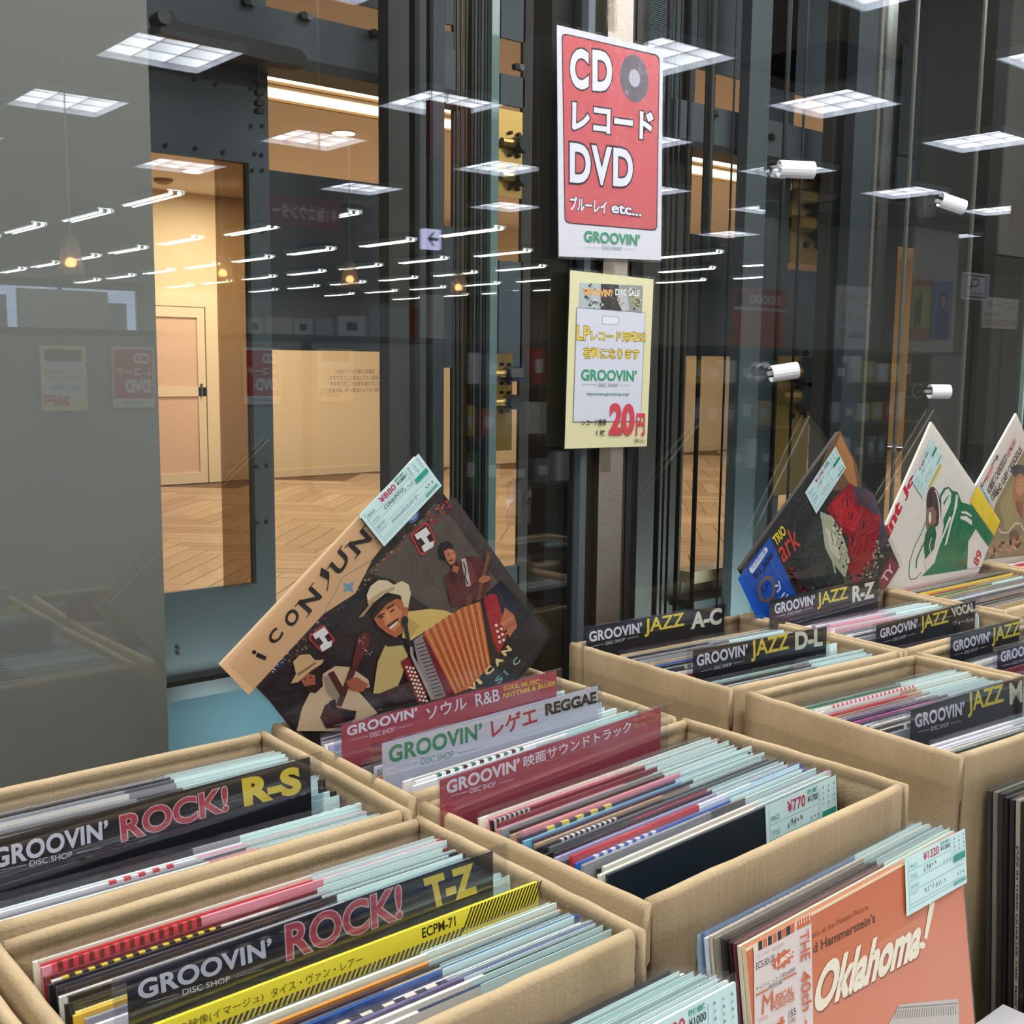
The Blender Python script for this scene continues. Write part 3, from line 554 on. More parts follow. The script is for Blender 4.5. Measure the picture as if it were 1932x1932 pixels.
def cname(c): return min(NAMES, key=lambda q: sum((a - b) ** 2 for a, b in zip(q[0], c)))[1]
def jit(c, j=10): return tuple(max(0, min(255, v + random.randint(-j, j))) for v in c)
def jacket_mesh(segs, face, th=.0036, w=.315, h=.315, dash=None):
    m = MB(); N = 4
    m.add([(0, 0, 0), (w, 0, 0), (w, 0, h), (0, 0, h), (0, th, 0), (w, th, 0), (w, th, h), (0, th, h)], [(4, 7, 6, 5), (0, 4, 5, 1), (1, 5, 6, 2), (0, 3, 7, 4)], segs[0][2])
    m.f.pop(3 - 3) if False else None
    for a, b_, c in segs:                     # top edge and the upper face band carry the printed colours
        x0, x1 = a * w, b_ * w; fz = h - .03
        m.add([(x0, 0, h), (x1, 0, h), (x1, th, h), (x0, th, h)], [(0, 1, 2, 3)], jit(c, 6)); m.add([(x0, 0, fz), (x1, 0, fz), (x1, 0, h), (x0, 0, h)], [(0, 1, 2, 3)], c if random.random() < .6 else jit(face, 5))
    m.add([(0, 0, 0), (w, 0, 0), (w, 0, h - .03), (0, 0, h - .03)], [(0, 1, 2, 3)], face)
    if dash:
        a, b_, cs, n = dash; L = (b_ - a) * w / n
        for k in range(n): x0 = a * w + k * L; m.add([(x0, -.0003, h - .011), (x0 + L, -.0003, h - .011), (x0 + L, -.0003, h + .0003), (x0, -.0003, h + .0003), (x0, th, h + .0003), (x0 + L, th, h + .0003)], [(0, 1, 2, 3), (3, 2, 5, 4)], cs[k % len(cs)])
    return m
ORDN = lambda i: {1: 'first', 2: 'second', 3: 'third'}.get(i, '%d%s' % (i, 'st' if i % 10 == 1 and i != 11 else 'nd' if i % 10 == 2 and i != 12 else 'rd' if i % 10 == 3 and i != 13 else 'th'))
def record(x, y, ztop, lean, yaw, cols, face=None, tag=True, dash=None, th=.0028, label='', group='', tagx=None, w=.315, tdz=.0008):
    h = .315; z = ztop - h * math.cos(lean); yb = y - h * math.sin(lean)
    r = empty('vinyl_record', (x, yb, z), (-lean, 0, yaw), label=label, cat='record', group=group)
    if not isinstance(cols[0], tuple): cols = [(0, 1, tuple(cols))]
    elif len(cols[0]) == 3 and not isinstance(cols[0][2], tuple): cols = [(i / len(cols), (i + 1) / len(cols), c) for i, c in enumerate(cols)]
    jacket_mesh(cols, face or cols[0][2], th, w=w, dash=dash).build('jacket', JACKET, r, local=True)
    sv = put('plastic_sleeve', slv_me if w > .3149 else slv_small, r)
    if w <= .3149: sv.scale.x = (w + .002) / .3005
    if tag: put('price_tag', tag_me, r, ((tagx if tagx is not None else w - .115 + random.uniform(-.006, .006)), 0, h + tdz + random.uniform(-.0006, .0012)))
    return r
BASEY = {}; LASTY = {}
CARDS = {'rs': [((0, 1583), (585, 1428), .03)], 'tz': [((239, 1845), (930, 1605), .03)], 'soul': [((644, 1369), (1050, 1265), .03), ((721, 1403), (1128, 1294), .03)], 'movie': [((830, 1472), (1247, 1334), .03)],
         'ac': [((1106, 1184), (1367, 1141), .025), ((1308, 1227), (1560, 1182), .025)], 'm': [((1719, 1340), (1932, 1276), .02)], 'rz': [((1453, 1133), (1658, 1091), .037), ((1654, 1179), (1841, 1133), .02)], 'j4': [((1794, 1201), (1924, 1168), .02), ((1883, 1223), (1975, 1200), .02)]}
def fill(key, boxname, y0, y1, n, pal, ztop=ZT - .006, lean=.13, xr=None, front_word='its front wall', group=None, tagp=.93, start=1, xj=.003, special={}, w=.315):
    BL, BR_, FR_, FL_ = BOXES[key]; yaw = math.atan2(BR_[1] - BL[1], BR_[0] - BL[0]); out = []
    wmin = min(min(FR_[0], BR_[0]) - .0102 - max(FL_[0], BL[0]) - .0104 + abs(BL[0] - FL_[0]) * .5, 9) - .0105
    if w > wmin + .0005: w = wmin
    prev = BASEY.get(key, max(FL_[1], FR_[1]) + .0155 - .0035)
    for i in range(n):                        # i = 0 is the front-most
        y = y0 + (y1 - y0) * (i + .5) / n + random.uniform(-.0004, .0004); y = max(y, LASTY.get(key, 0) + .0037)
        for tl, tr, dz in CARDS.get(key, []):     # leave room for the divider cards
            e = [p_[1] - math.tan(yaw) * (p_[0] - FL_[0]) for p_ in (pz(*tl, ZT + dz), pz(*tr, ZT + dz))]
            if min(e) - .0062 < y < max(e) + .0035: y = max(e) + .0037
        LASTY[key] = y; base = max(prev + .0037, y - .315 * math.sin(lean)); y = max(y, base + .0005); prev = base; BASEY[key] = base
        t = (y - FL_[1]) / (BL[1] - FL_[1]); xl = FL_[0] + (BL[0] - FL_[0]) * min(1, max(0, t)); ri = FR_[0] + (BR_[0] - FR_[0]) * min(1, max(0, t)) - .0102; li = xl + .0104; sk = max(0, ri - li - w - .0035); x = li + .0015 + sk * random.uniform(.45, 1); ln = math.asin(min(.3, (y - base) / .315)); yl = y
        c = pal[i % len(pal)]; kw = dict(special.get(i, {})); c = kw.pop('cols', c)
        if not isinstance(c[0], tuple): c = jit(c, 8)
        fc = c if not isinstance(c[0], tuple) else c[0]
        tg = kw.pop('tag', random.random() < tagp)
        base = c if not isinstance(c[0], tuple) else c[0]
        lab = kw.pop('label', None) or '%s-edged record in the %s, %s back from %s' % (cname(base if len(base) == 3 and not isinstance(base[2], tuple) else base[2]), boxname, ORDN(i + start), front_word)
        kw.setdefault('w', w); out.append(record(x, yl, ztop + random.uniform(-.003, .002), ln, yaw, c, None, tg, label=lab, group=group or 'records in the ' + boxname, **kw))
    return out
K, NV, DR, RD, PK_, CW, WT, GY, DG, LV, SB, BL_, YL, OR_, GN, PU, TN, BN, MG, PG_ = [c for c, _ in NAMES]
RW = ((214, 40, 66), (240, 240, 240)); HZ = ((240, 214, 60), (40, 36, 20)); BRW = ((40, 70, 170), (240, 240, 244), (190, 50, 110), (240, 240, 244))
# film soundtracks (front to back)
fill('movie', 'film soundtrack box', .568, .724, 28, [CW, CW, [CW, CW, MG], K, [GY, DG], CW, BL_, RD, [DG, DG, K], [LV, LV], K, [K, RD, K], DG, [K, DG], [TN, K], NV, [SB, SB, GY], PU, [PK_, PK_], [TN, OR_, CW], K, GY, [PK_, K], [DR, DR, RD], [DR, K], [PK_, TN], CW, [DG, GY], NV, [LV, GY], PK_],
     lean=.125, xr=.893, special={0: dict(cols=(20, 34, 48), tag=False, label='dark navy soundtrack record foremost in the film box, priced 770 yen'), 2: dict(cols=[CW, CW, (214, 90, 200)]), 6: dict(dash=(.05, .3, ((40, 80, 190), (235, 240, 245)), 16)), 7: dict(cols=[RD, RD, WT, BL_]), 13: dict(dash=(.08, .3, ((30, 30, 30), (230, 230, 230)), 22)), 17: dict(dash=(.1, .35, ((230, 210, 90), (60, 50, 60)), 9)), 24: dict(dash=(.0, .14, ((40, 40, 40), (200, 200, 200)), 16))})
# T-Z box
fill('tz', 'T-Z rock box', .512, .574, 11, [[CW, NV], [CW, CW, K], (96, 88, 130), [CW, GY], [K, CW], BL_, [DG, TN], [(70, 40, 44), K], [OR_, OR_], CW, [NV, NV, GY]], lean=.09, xr=.514,
     special={3: dict(dash=(.25, .6, ((225, 215, 195), (40, 40, 46)), 14)), 5: dict(cols=(34, 88, 150)), 8: dict(cols=(226, 150, 56))})
fill('tz', 'T-Z rock box', .618, .715, 14, [[WT, PG_], [GY, WT], YL, [(240, 220, 120), GY], [K, NV], [K, DG], CW, K, [K, NV], [CW, GY], [DR, (150, 30, 60)], [PK_, PK_], [RD, (226, 120, 130)], CW], lean=.12, xr=.500, start=12,
     special={2: dict(cols=[(238, 190, 60), K, K]), 9: dict(dash=(.02, .36, HZ, 26)), 11: dict(dash=(.02, .34, ((220, 60, 80), (120, 40, 30)), 30))})
# R-S box
fill('rs', 'R-S rock box', .775, .840, 9, [[WT, WT], CW, [CW, PK_], [GY, K], [WT, PK_], WT, [K, GY], DG, K], lean=.08, xr=.512, ztop=ZT - .012, special={4: dict(dash=(.28, .44, RW, 9)), 6: dict(dash=(.86, 1, ((40, 60, 150), (240, 240, 240)), 8)), 0: dict(cols=[(40, 24, 20), (40, 24, 20), CW], tag=True)})
fill('rs', 'R-S rock box', .876, .985, 15, [[DG, K], [K, GY], GY, [DG, BN], K, [PK_, DR], [GY, WT], K, [GY, K], DG, [CW, GY], [GY, DG], K, [DG, GY], GY], lean=.11, xr=.510, start=10, special={5: dict(dash=(.2, .4, ((200, 50, 70), (150, 100, 110)), 9))})
# soul / reggae box
fill('soul', 'soul and reggae box', .800, .832, 5, [[WT, PG_], [WT, WT, GY], [WT, GN], [CW, WT], WT], lean=.05, xr=.892, ztop=ZT - .004, special={1: dict(dash=(.08, .45, ((34, 120, 80), (240, 240, 240), (30, 30, 30), (240, 240, 240)), 22))})
fill('soul', 'soul and reggae box', .855, .895, 6, [[OR_, GY], K, [GY, DR], WT, [DG, GY], K], lean=.08, xr=.895, ztop=ZT - .010, start=6)
fill('soul', 'soul and reggae box', .925, .985, 8, [[GY, WT], [PG_, WT], GY, [LV, GY], [WT, GN], GY, K, GY], lean=.1, xr=.9, ztop=ZT - .008, start=12, special={3: dict(dash=(.1, .25, ((70, 150, 100), (230, 235, 230)), 8))})
# right-hand boxes
fill('ac', 'A-C jazz box', .842, .880, 6, [[K, NV], [GY, PG_], [WT, GY], [K, DG], [PG_, GY], [DG, K]], lean=.06, xr=1.336, w=.298, ztop=ZT - .009)
fill('ac', 'A-C jazz box', .905, 1.028, 16, [[RD, WT], [DG, GY], [CW, YL], [NV, GY], [NV, LV], [PG_, WT], [K, GY], [BL_, WT], [TN, CW], [PG_, GY], [GY, WT], [DG, TN], [GY, K], [K, GY], GY, [TN, TN]], lean=.12, xr=1.336, w=.298, start=7, special={15: dict(cols=(206, 176, 130), tag=False), 4: dict(dash=(.1, .5, ((190, 170, 140), (60, 60, 90)), 20)), 0: dict(dash=(.2, .5, ((200, 60, 60), (40, 40, 90)), 14))})
fill('m', 'jazz M box', .536, .580, 8, [K, [DG, K], [(40, 110, 80), PG_], [CW, CW], [CW, GY], WT, [WT, GY], [WT, PG_]], lean=.06, xr=1.336, w=.298, ztop=ZT - .008, special={3: dict(dash=(.2, .5, ((60, 60, 60), (228, 224, 214)), 22))})
fill('m', 'jazz M box', .605, .745, 25, [[GY, WT], [CW, PG_], [K, CW], [CW, YL], CW, [K, GY], [CW, WT], [GY, K], [DG, GY], [WT, LV], [NV, GY], [MG, K], [NV, DG], [PU, GY], [LV, K], [GY, CW], [TN, GY], [RD, TN], [BN, OR_], [CW, TN], [CW, PK_], [PG_, TN], [GN, GY], [PG_, K], GY], lean=.12, xr=1.331, w=.298, start=9, special={2: dict(dash=(.1, .5, ((50, 40, 40), (220, 210, 190)), 22)), 9: dict(dash=(.1, .6, ((50, 50, 110), (230, 230, 235)), 40)), 20: dict(dash=(.1, .9, ((200, 90, 110), (240, 230, 230)), 60))})
fill('rz', 'R-Z jazz box', .812, .826, 3, [[TN, TN], [CW, TN], [GY, CW]], lean=.04, xr=1.668, w=.298, ztop=ZT - .012)
fill('rz', 'R-Z jazz box', .848, .985, 20, [[DG, K], [GY, WT], K, [GY, DG], [WT, GY], [K, GY], [GY, TN], [WT, PK_], [K, DG], [GY, WT], [GY, DG], [PK_, WT], [WT, GY], [RD, PK_], [WT, WT], [PK_, GY], [WT, PK_], WT, [GY, PK_], WT, PK_, WT], lean=.11, xr=1.690, w=.31, start=4)
fill('j4', 'box beside the M box', .545, .655, 14, [K, WT, [RD, WT], GY, [LV, WT], K, [WT, DG], GY, [DR, WT], CW, K, GY, WT, LV], lean=.08, xr=1.657, w=.298)
fill('j4', 'box beside the M box', .672, .725, 7, [DR, WT, GY, [LV, NV], K, WT, GY], lean=.1, xr=1.657, w=.298, start=15)
fill('blue', 'green sleeve box', .875, 1.045, 22, [TN, [GY, CW], DG, [BN, GY], TN, GY, K, [DG, GY], WT, [GY, TN], DG, [TN, GY], [YL, YL], GN, [PG_, GY], [RD, TN], [YL, YL], [DG, K], [GY, DG], [OR_, GN], [PG_, DG], [RD, K, K]], lean=.1, tagp=.15, special={21: dict(cols=[(214, 54, 40), K, K])})
fill('far', 'far right corner box', .9, 1.06, 12, [RD, CW, TN, DR, GY, WT, K, DR, CW, PK_, RD, CW], lean=.1, tagp=.3)
fill('left', 'lower left corner box', .515, .60, 12, [WT, K, GY, [CW, GY], DR, NV, WT, K, TN, GY, WT, K], lean=.1, w=.31)
# ================================================================ DIVIDER CARDS
def on_of(r):
    Mx = Matrix.Translation(r.location) @ r.rotation_euler.to_matrix().to_4x4(); Mi = Mx.inverted(); co = Mi @ CAMV
    def on(px, py):
        d = Mi.to_3x3() @ Vector(ray(px, py)); t = -co.y / d.y; return (co.x + d.x * t, co.z + d.z * t)
    return on
BLK = (34, 34, 40); RDC = (184, 78, 88); YEL = (250, 222, 70); CRM = (236, 234, 206); WHT = (240, 240, 246); GRN = (52, 150, 110)
def card(label, tl, tr, dz, bg, texts, ml=.005, mr=.01, h=.056, xl=None, logo=None, lc=WHT, name='divider_card'):
    a, b = Vector(pz(*tl, ZT + dz)), Vector(pz(*tr, ZT + dz)); yaw = math.atan2(b.y - a.y, b.x - a.x); Wd = (b - a).length
    if xl: a = b - (b - a).normalized() * xl; Wd = xl
    r, on = frame(name, a, yaw, .03, label=label, cat='divider', group='shop divider cards')
    MB().box(-ml, Wd + mr, .0006, .0016, -.09, .0015).build('back_sheet', ACRYL, r, local=True)
    MB().box(-ml, Wd + mr, -.0016, -.0008, -.09, .0015).box(-ml, Wd + mr, -.0008, .0006, .0012, .0022).build('acrylic_holder', ACRYL, r, local=True)
    MB().box(0, Wd, .0001, .0004, -h, 0, bg).build('insert', PRINT, r, local=True)
    A = Art(on, y=.0, step=.00003)
    if logo:
        gb, gr, gt, db, dr, dt = logo; A.txt("GROOVIN’", gb, gr, gt, lc, bold=.035, sp=1.05); A.txt('DISC SHOP', db, dr, dt, lc, bold=0)
        dx, dy = dr[0] - db[0], dr[1] - db[1]; m1 = (db[0], (db[1] + dt[1]) / 2); m2 = (dr[0], (dr[1] + dr[1] + dt[1] - db[1]) / 2)
        A.line((m1[0] - dx * .75, m1[1] - dy * .75 ), (m1[0] - dx * .1, m1[1] - dy * .1), .7, lc); A.line((m2[0] + dx * .12, m2[1] + dy * .12), (m2[0] + dx * .7, m2[1] + dy * .7), .7, lc)
    for t in texts: A.txt(t[0], t[1], t[2], t[3], t[4], bold=t[5] if len(t) > 5 else .03, out=t[6] if len(t) > 6 else None, sp=t[7] if len(t) > 7 else 1)
    A.build('lettering', r); return r
PKO = ((240, 200, 200), .03)
card('black divider card reading ROCK! R-S in red and yellow, left box', (0, 1583), (585, 1428), .03, BLK,
     [('ROCK!', (230, 1588), (431, 1529), (226, 1539), (205, 78, 88), .02, PKO), ('R-S', (461, 1523), (570, 1496), (455, 1469), YEL, .055)], xl=.292,
     logo=((-14, 1641), (205, 1582), (-16, 1603), (56, 1635), (136, 1617), (56, 1624)), mr=.012)
card('black divider card reading ROCK! T-Z in red and yellow, nearest box', (239, 1845), (930, 1605), .03, BLK,
     [('ROCK!', (542, 1812), (759, 1731), (538, 1746), (205, 78, 88), .02, PKO), ('T-Z', (810, 1716), (903, 1684), (798, 1658), YEL, .05)],
     logo=((262, 1889), (515, 1803), (258, 1852), (345, 1878), (434, 1852), (344, 1867)), mr=.013, ml=.008)
card('red divider card for soul and R&B below the tilted accordion cover', (644, 1369), (1050, 1265), .03, RDC,
     [('ソウル', (805, 1359), (881, 1336), (803, 1335), WHT, .015), ('R&B', (898, 1333), (943, 1322), (896, 1310), WHT, .01), ('SOUL MUSIC', (950, 1303), (1018, 1290), (949, 1294), (240, 204, 80), .03), ('RHYTHM & BLUES', (949, 1317), (1047, 1293), (949, 1308), (240, 204, 80), .03)],
     logo=((655, 1390), (788, 1352), (654, 1371), (698, 1392), (745, 1380), (698, 1383)), mr=.008, ml=.008)
card('white divider card reading REGGAE with green shop name', (721, 1403), (1128, 1294), .03, (214, 215, 224),
     [('レゲエ', (928, 1393), (1014, 1365), (925, 1358), (196, 52, 62), .02), ('REGGAE', (1029, 1351), (1126, 1326), (1028, 1328), (34, 34, 34), .045)],
     logo=((734, 1441), (910, 1394), (733, 1408), (794, 1443), (856, 1429), (794, 1430)), lc=GRN, mr=.006, ml=.012)
card('red divider card for film soundtracks, at the back of the centre box', (830, 1472), (1247, 1334), .03, RDC,
     [('映画サウンドトラック', (988, 1449), (1191, 1380), (987, 1427), WHT, .015), ('MOVIE', (1196, 1362), (1219, 1355), (1195, 1357), (240, 180, 90), 0), ('SOUND TRACK', (1196, 1374), (1244, 1360), (1195, 1367), (240, 180, 90), 0)],
     logo=((843, 1499), (981, 1453), (842, 1474), (887, 1497), (935, 1484), (887, 1487)), mr=.012, ml=.002)
card('black divider card reading JAZZ A-C, at the back of its box', (1106, 1184), (1367, 1141), .025, BLK,
     [('JAZZ', (1216, 1202), (1291, 1188), (1216, 1168), YEL, .02), ('A-C', (1303, 1188), (1361, 1177), (1304, 1156), CRM, .045)],
     logo=((1112, 1212), (1212, 1193), (1111, 1192), (1143, 1217), (1179, 1209), (1143, 1211)), mr=.004, ml=.007)
card('black divider card reading JAZZ D-L, front of the A-C box', (1308, 1227), (1560, 1182), .025, BLK,
     [('JAZZ', (1417, 1249), (1489, 1233), (1416, 1209), YEL, .02), ('D-L', (1500, 1227), (1552, 1218), (1500, 1193), CRM, .045)],
     logo=((1315, 1258), (1411, 1236), (1314, 1236), (1347, 1264), (1380, 1256), (1347, 1258)), mr=.006, ml=.01)
card('black divider card reading JAZZ R-Z, below the red and black tilted cover', (1453, 1133), (1658, 1091), .037, BLK,
     [('JAZZ', (1542, 1150), (1600, 1136), (1541, 1119), YEL, .02), ('R-Z', (1608, 1137), (1650, 1127), (1608, 1106), CRM, .045)],
     logo=((1462, 1159), (1538, 1141), (1461, 1139), (1486, 1161), (1513, 1154), (1486, 1156)), mr=.007, ml=.002)
card('black divider card reading JAZZ VOCAL', (1654, 1179), (1841, 1133), .02, BLK,
     [('JAZZ', (1737, 1195), (1790, 1181), (1736, 1163), YEL, .02), ('VOCAL', (1797, 1165), (1840, 1153), (1794, 1147), CRM, .045), ('ヴォーカル', (1798, 1180), (1837, 1172), (1798, 1172), WHT, .01)],
     logo=((1661, 1205), (1732, 1184), (1660, 1187), (1685, 1210), (1710, 1203), (1685, 1204)), mr=.01, ml=.01)
card('black divider card reading JAZZ M, front right', (1719, 1340), (1932, 1276), .02, BLK,
     [('JAZZ', (1826, 1354), (1894, 1334), (1825, 1308), YEL, .02), ('M', (1905, 1330), (1929, 1324), (1904, 1289), CRM, .015), ('-', (1933, 1306), (1944, 1303), (1933, 1301), CRM, .04)],
     logo=((1727, 1374), (1820, 1348), (1726, 1348), (1757, 1379), (1790, 1370), (1757, 1371)), mr=.045, ml=.008)
card('black jazz divider card behind another, right of the M box', (1794, 1201), (1924, 1168), .02, BLK,
     [('JAZZ', (1871, 1220), (1925, 1205), (1871, 1185), YEL, .02)], logo=((1799, 1230), (1869, 1210), (1798, 1210), (1820, 1234), (1845, 1227), (1820, 1228)), mr=.09, ml=.008)
card('foremost black divider card at the right edge, cut off by the frame', (1883, 1223), (1975, 1200), .02, BLK, [],
     logo=((1888, 1250), (1960, 1229), (1888, 1230), (1911, 1254), (1937, 1247), (1911, 1248)), mr=.09, ml=.01)
# ================================================================ PRICE TAG PRINT
def tag_print(A, TL, TR, BL, price, old, title, note='', raw=False):
    if not raw: TL, TR, BL = A.P(TL), A.P(TR), A.P(BL)
    TL, TR, BL = map(np.array, (TL, TR, BL)); X = TR - TL; Y = BL - TL
    T = lambda s, t: tuple(TL + X * s + Y * t); te = (40, 150, 130)
    def tx(b, s0, s1, t0, t1, c, **k): A.txt(b, T(s0, t1), T(s1, t1), T(s0, t0), c, raw=True, **k)
    A.poly([T(0, 0), T(1, 0), T(1, 1), T(0, 1)], (212, 240, 236), raw=True); lw = float(np.linalg.norm(X)) * .005
    for t in (.26, .44, .62, .84, .9): A.line(T(.05, t), T(.74 if t < .5 else .97, t), lw, (130, 190, 182), raw=True)
    A.line(T(.05, .06), T(.05, .95), lw, (150, 200, 194), raw=True); A.line(T(.74, .06), T(.74, .44), lw, (130, 190, 182), raw=True)
    tx('¥' + price, .29, .54, .06, .21, (200, 40, 84), bold=.01); tx('税抜価格', .57, .72, .03, .09, te, bold=.02); tx('¥' + old, .57, .72, .11, .19, (30, 40, 44), bold=.01)
    tx('PRICE', .07, .18, .16, .22, te); tx('TITLE', .07, .18, .34, .4, te); tx('ARTIST', .07, .2, .52, .58, te); tx('COMMENT', .07, .19, .65, .68, te)
    def scrawl(s0, s1, t0, t1, c, sd):            # pen strokes where the handwriting cannot be read
        rd = random.Random(sd); s_ = s0
        while s_ < s1:
            p_ = [(s_ + rd.uniform(0, .03), rd.uniform(t0, t1)) for _ in range(4)]; A.path([T(*q_) for q_ in p_], lw * 1.3, c, raw=True); s_ += .045; A.n -= 3
        A.n += 3
    if title == '~': scrawl(.28, .5, .29, .41, (60, 60, 80), 1)
    else: tx(title, .28, .6, .29, .41, (50, 50, 70))
    tx("GROOVIN’", .76, .98, .86, .93, te, bold=.03)
    if note == '~': scrawl(.28, .62, .66, .77, (80, 84, 140), 2)
    elif note: tx(note, .25, .7, .66, .77, (70, 74, 130))
    scrawl(.6, .72, .36, .43, (80, 84, 150), 3); scrawl(.82, .94, .7, .78, (60, 60, 70), 4)
    A.poly([T(.77, .38), T(.97, .38), T(.97, .5), T(.77, .5)], te, raw=True)
    for i in range(4):
        for j in range(3):
            A.ell(T(.79 + j * .08, .08 + i * .07), (float(np.linalg.norm(X)) * .012,) * 2, (150, 190, 186) if (i + j) % 2 else (120, 150, 150), n=5, raw=True); A.n -= 1
    A.n += 1
# ================================================================ TILTED SHOW COVERS
def square(on, T, R=None, L=None, side=None):
    t = np.array(on(*T))
    if R is not None: e = np.array(on(*R)) - t; s = side or np.linalg.norm(e); e = e / np.linalg.norm(e) * s; l = np.array([e[1], -e[0]])
    else: l = np.array(on(*L)) - t; s = side or np.linalg.norm(l); l = l / np.linalg.norm(l) * s; e = np.array([-l[1], l[0]])
    return [tuple(t), tuple(t + l), tuple(t + l + e), tuple(t + e)]           # top, left, bottom, right
def cover(v, T, R, base, label, th=.004, L=None, side=None, edge=(220, 214, 200), grp='tilted show covers against the glass'):
    o = pv(*T, v); r, on = frame('record_sleeve', (o[0], v, o[2]), label=label, cat='record', group=grp)
    q = square(on, T, R, L, side); MB().prism(q, .0004, .0004 + th, edge).build('jacket', JACKET, r, local=True)
    c = np.mean(q, axis=0); w = [tuple(c + (np.array(p) - c) * 1.028) for p in q]
    MB().prism(w, -.0040, -.0036).build('plastic_sleeve', WRAP, r, local=True)
    A = Art(on, y=.0002, step=.00003); A.poly(q, base, raw=True); return r, on, A, q
rc, on, A, q = cover(1.012, (785, 862), (1030, 1190), (44, 37, 33), 'large tilted cover of an accordion player in a cream hat, orange-cream band')
Zz = zoomed(on, 380, 830, 2.76); A.on = Zz
Zf = zoomed(on, 500, 1020, 3.5127)
tl_, ll_, bb_, rr_ = q
A.poly([(860, 690), (1010, 560), (1100, 470), (1215, 330), (1330, 420), (1560, 680), (1600, 800), (1300, 960), (1080, 800), (1000, 730)], (92, 82, 72))
A.poly([(1250, 330), (1320, 300), (1700, 830), (1640, 880)], (60, 52, 48)); A.poly([(1480, 800), (1560, 730), (1800, 990), (1640, 1130), (1560, 1000)], (28, 34, 46))
A.poly([(300, 1290), (560, 1080), (700, 1130), (560, 1520), (480, 1520)], (30, 25, 24))
A.poly([(620, 950), (860, 720), (900, 760), (680, 1010)], (26, 24, 26))
A.specks((440, 1160), (870, 700), 26, 90, [(150, 110, 60), (90, 60, 40), (190, 170, 120), (60, 70, 110), (110, 40, 36)], (3, 8))
A.specks((880, 690), (1260, 330), 22, 80, [(140, 120, 90), (180, 150, 100), (50, 60, 90), (170, 40, 40), (80, 70, 60)], (3, 9)); A.specks((1170, 450), (1300, 330), 25, 26, [(180, 40, 40), (120, 30, 30)], (4, 9))
A.specks((330, 1230), (430, 1150), 20, 12, [(70, 110, 200), (200, 210, 240)], (3, 9)); A.ell((1100, 395), (30, 42), (90, 120, 190), .6); A.ell((1103, 395), (16, 26), (190, 205, 240), .6)
A.line((880, 690), (1090, 510), 9, (120, 84, 56))
A.poly([(88, 1165), (815, 395), (945, 552), (890, 622), (800, 800), (637, 905), (245, 1328)], (228, 182, 132)); A.poly([(88, 1165), (815, 395), (823, 404), (97, 1175)], (246, 218, 176))
A.path([(637, 905), (735, 715), (890, 622)], 3, (120, 150, 150)); A.poly([(735, 745), (765, 750), (795, 735), (785, 765), (790, 795), (762, 785), (735, 795), (748, 768)], (120, 160, 175))
for ch, bl, br, tl in [('¡', (275, 1140), (298, 1105), (258, 1100)), ('C', (385, 1070), (432, 1008), (335, 1035)), ('O', (470, 985), (520, 915), (420, 935)), ('N', (560, 905), (630, 815), (500, 850)), ('J', (655, 790), (672, 690), (605, 765)), ('U', (720, 710), (775, 620), (665, 655)), ('N', (812, 600), (890, 515), (760, 545))]:
    ink = (34, 26, 28)
    if ch == '¡': A.ell((274, 1105), 11, ink); A.poly([(290, 1105), (338, 1128), (332, 1148), (282, 1128)], ink); continue
    A.txt(ch, bl, br, tl, ink, bold=0 if ch == 'J' else .03)
    if ch in 'NU':                                 # slab serifs
        bl, br, tl = map(np.array, (bl, br, tl)); ex = br - bl; ey = tl - bl
        for s, t in ([(0, 0), (0, 1), (1, 1)] if ch == 'N' else [(0, 1), (1, 1)]): c = bl + ex * s + ey * t; A.line(tuple(c - ex * .2), tuple(c + ex * .2), 5, ink)
for C0 in ([(1090, 490), (1165, 425), (1185, 440), (1218, 525), (1212, 545), (1150, 602), (1135, 595), (1088, 505)], [(560, 1020), (622, 963), (640, 968), (692, 1035), (690, 1050), (630, 1105), (612, 1095), (556, 1035)]):
    c = np.mean(C0, axis=0); A.poly(C0, (200, 52, 52)); A.poly([tuple(c + (np.array(p) - c) * .84) for p in C0], (60, 26, 26))
    I = lambda pts: A.poly([tuple(c + np.array([dx, dy])) for dx, dy in pts], (240, 240, 235))
    I([(-48, -22), (12, -62), (34, -30), (14, -12), (32, 18), (52, 8), (50, 40), (2, 68), (-12, 40), (8, 22), (-16, -8), (-34, 4)])
A.on = Zf
# guitarist at right
A.poly([(1180, 240), (1240, 180), (1330, 100), (1420, 110), (1480, 200), (1490, 280), (1440, 380), (1300, 430), (1230, 430), (1200, 320)], (92, 36, 38)); A.poly([(1240, 180), (1290, 200), (1250, 300), (1215, 270)], (70, 26, 30)); A.poly([(1330, 120), (1370, 150), (1400, 260), (1360, 300)], (120, 52, 48))
A.poly([(1140, 60), (1160, 15), (1200, 2), (1240, 25), (1250, 60), (1255, 90), (1275, 180), (1240, 185), (1200, 130), (1155, 120)], (30, 22, 22)); A.poly([(1180, 70), (1215, 50), (1245, 60), (1262, 100), (1255, 150), (1225, 162), (1200, 130)], (196, 118, 84)); A.poly([(1215, 60), (1245, 65), (1255, 100), (1240, 120)], (216, 140, 100))
A.poly([(1215, 128), (1240, 122), (1242, 130), (1218, 136)], (50, 26, 24)); A.ell((1212, 92), (7, 4), (60, 30, 26), -.5); A.ell((1240, 84), (6, 3), (60, 30, 26), -.5); A.poly([(1240, 160), (1285, 175), (1270, 215), (1235, 200)], (176, 100, 72))
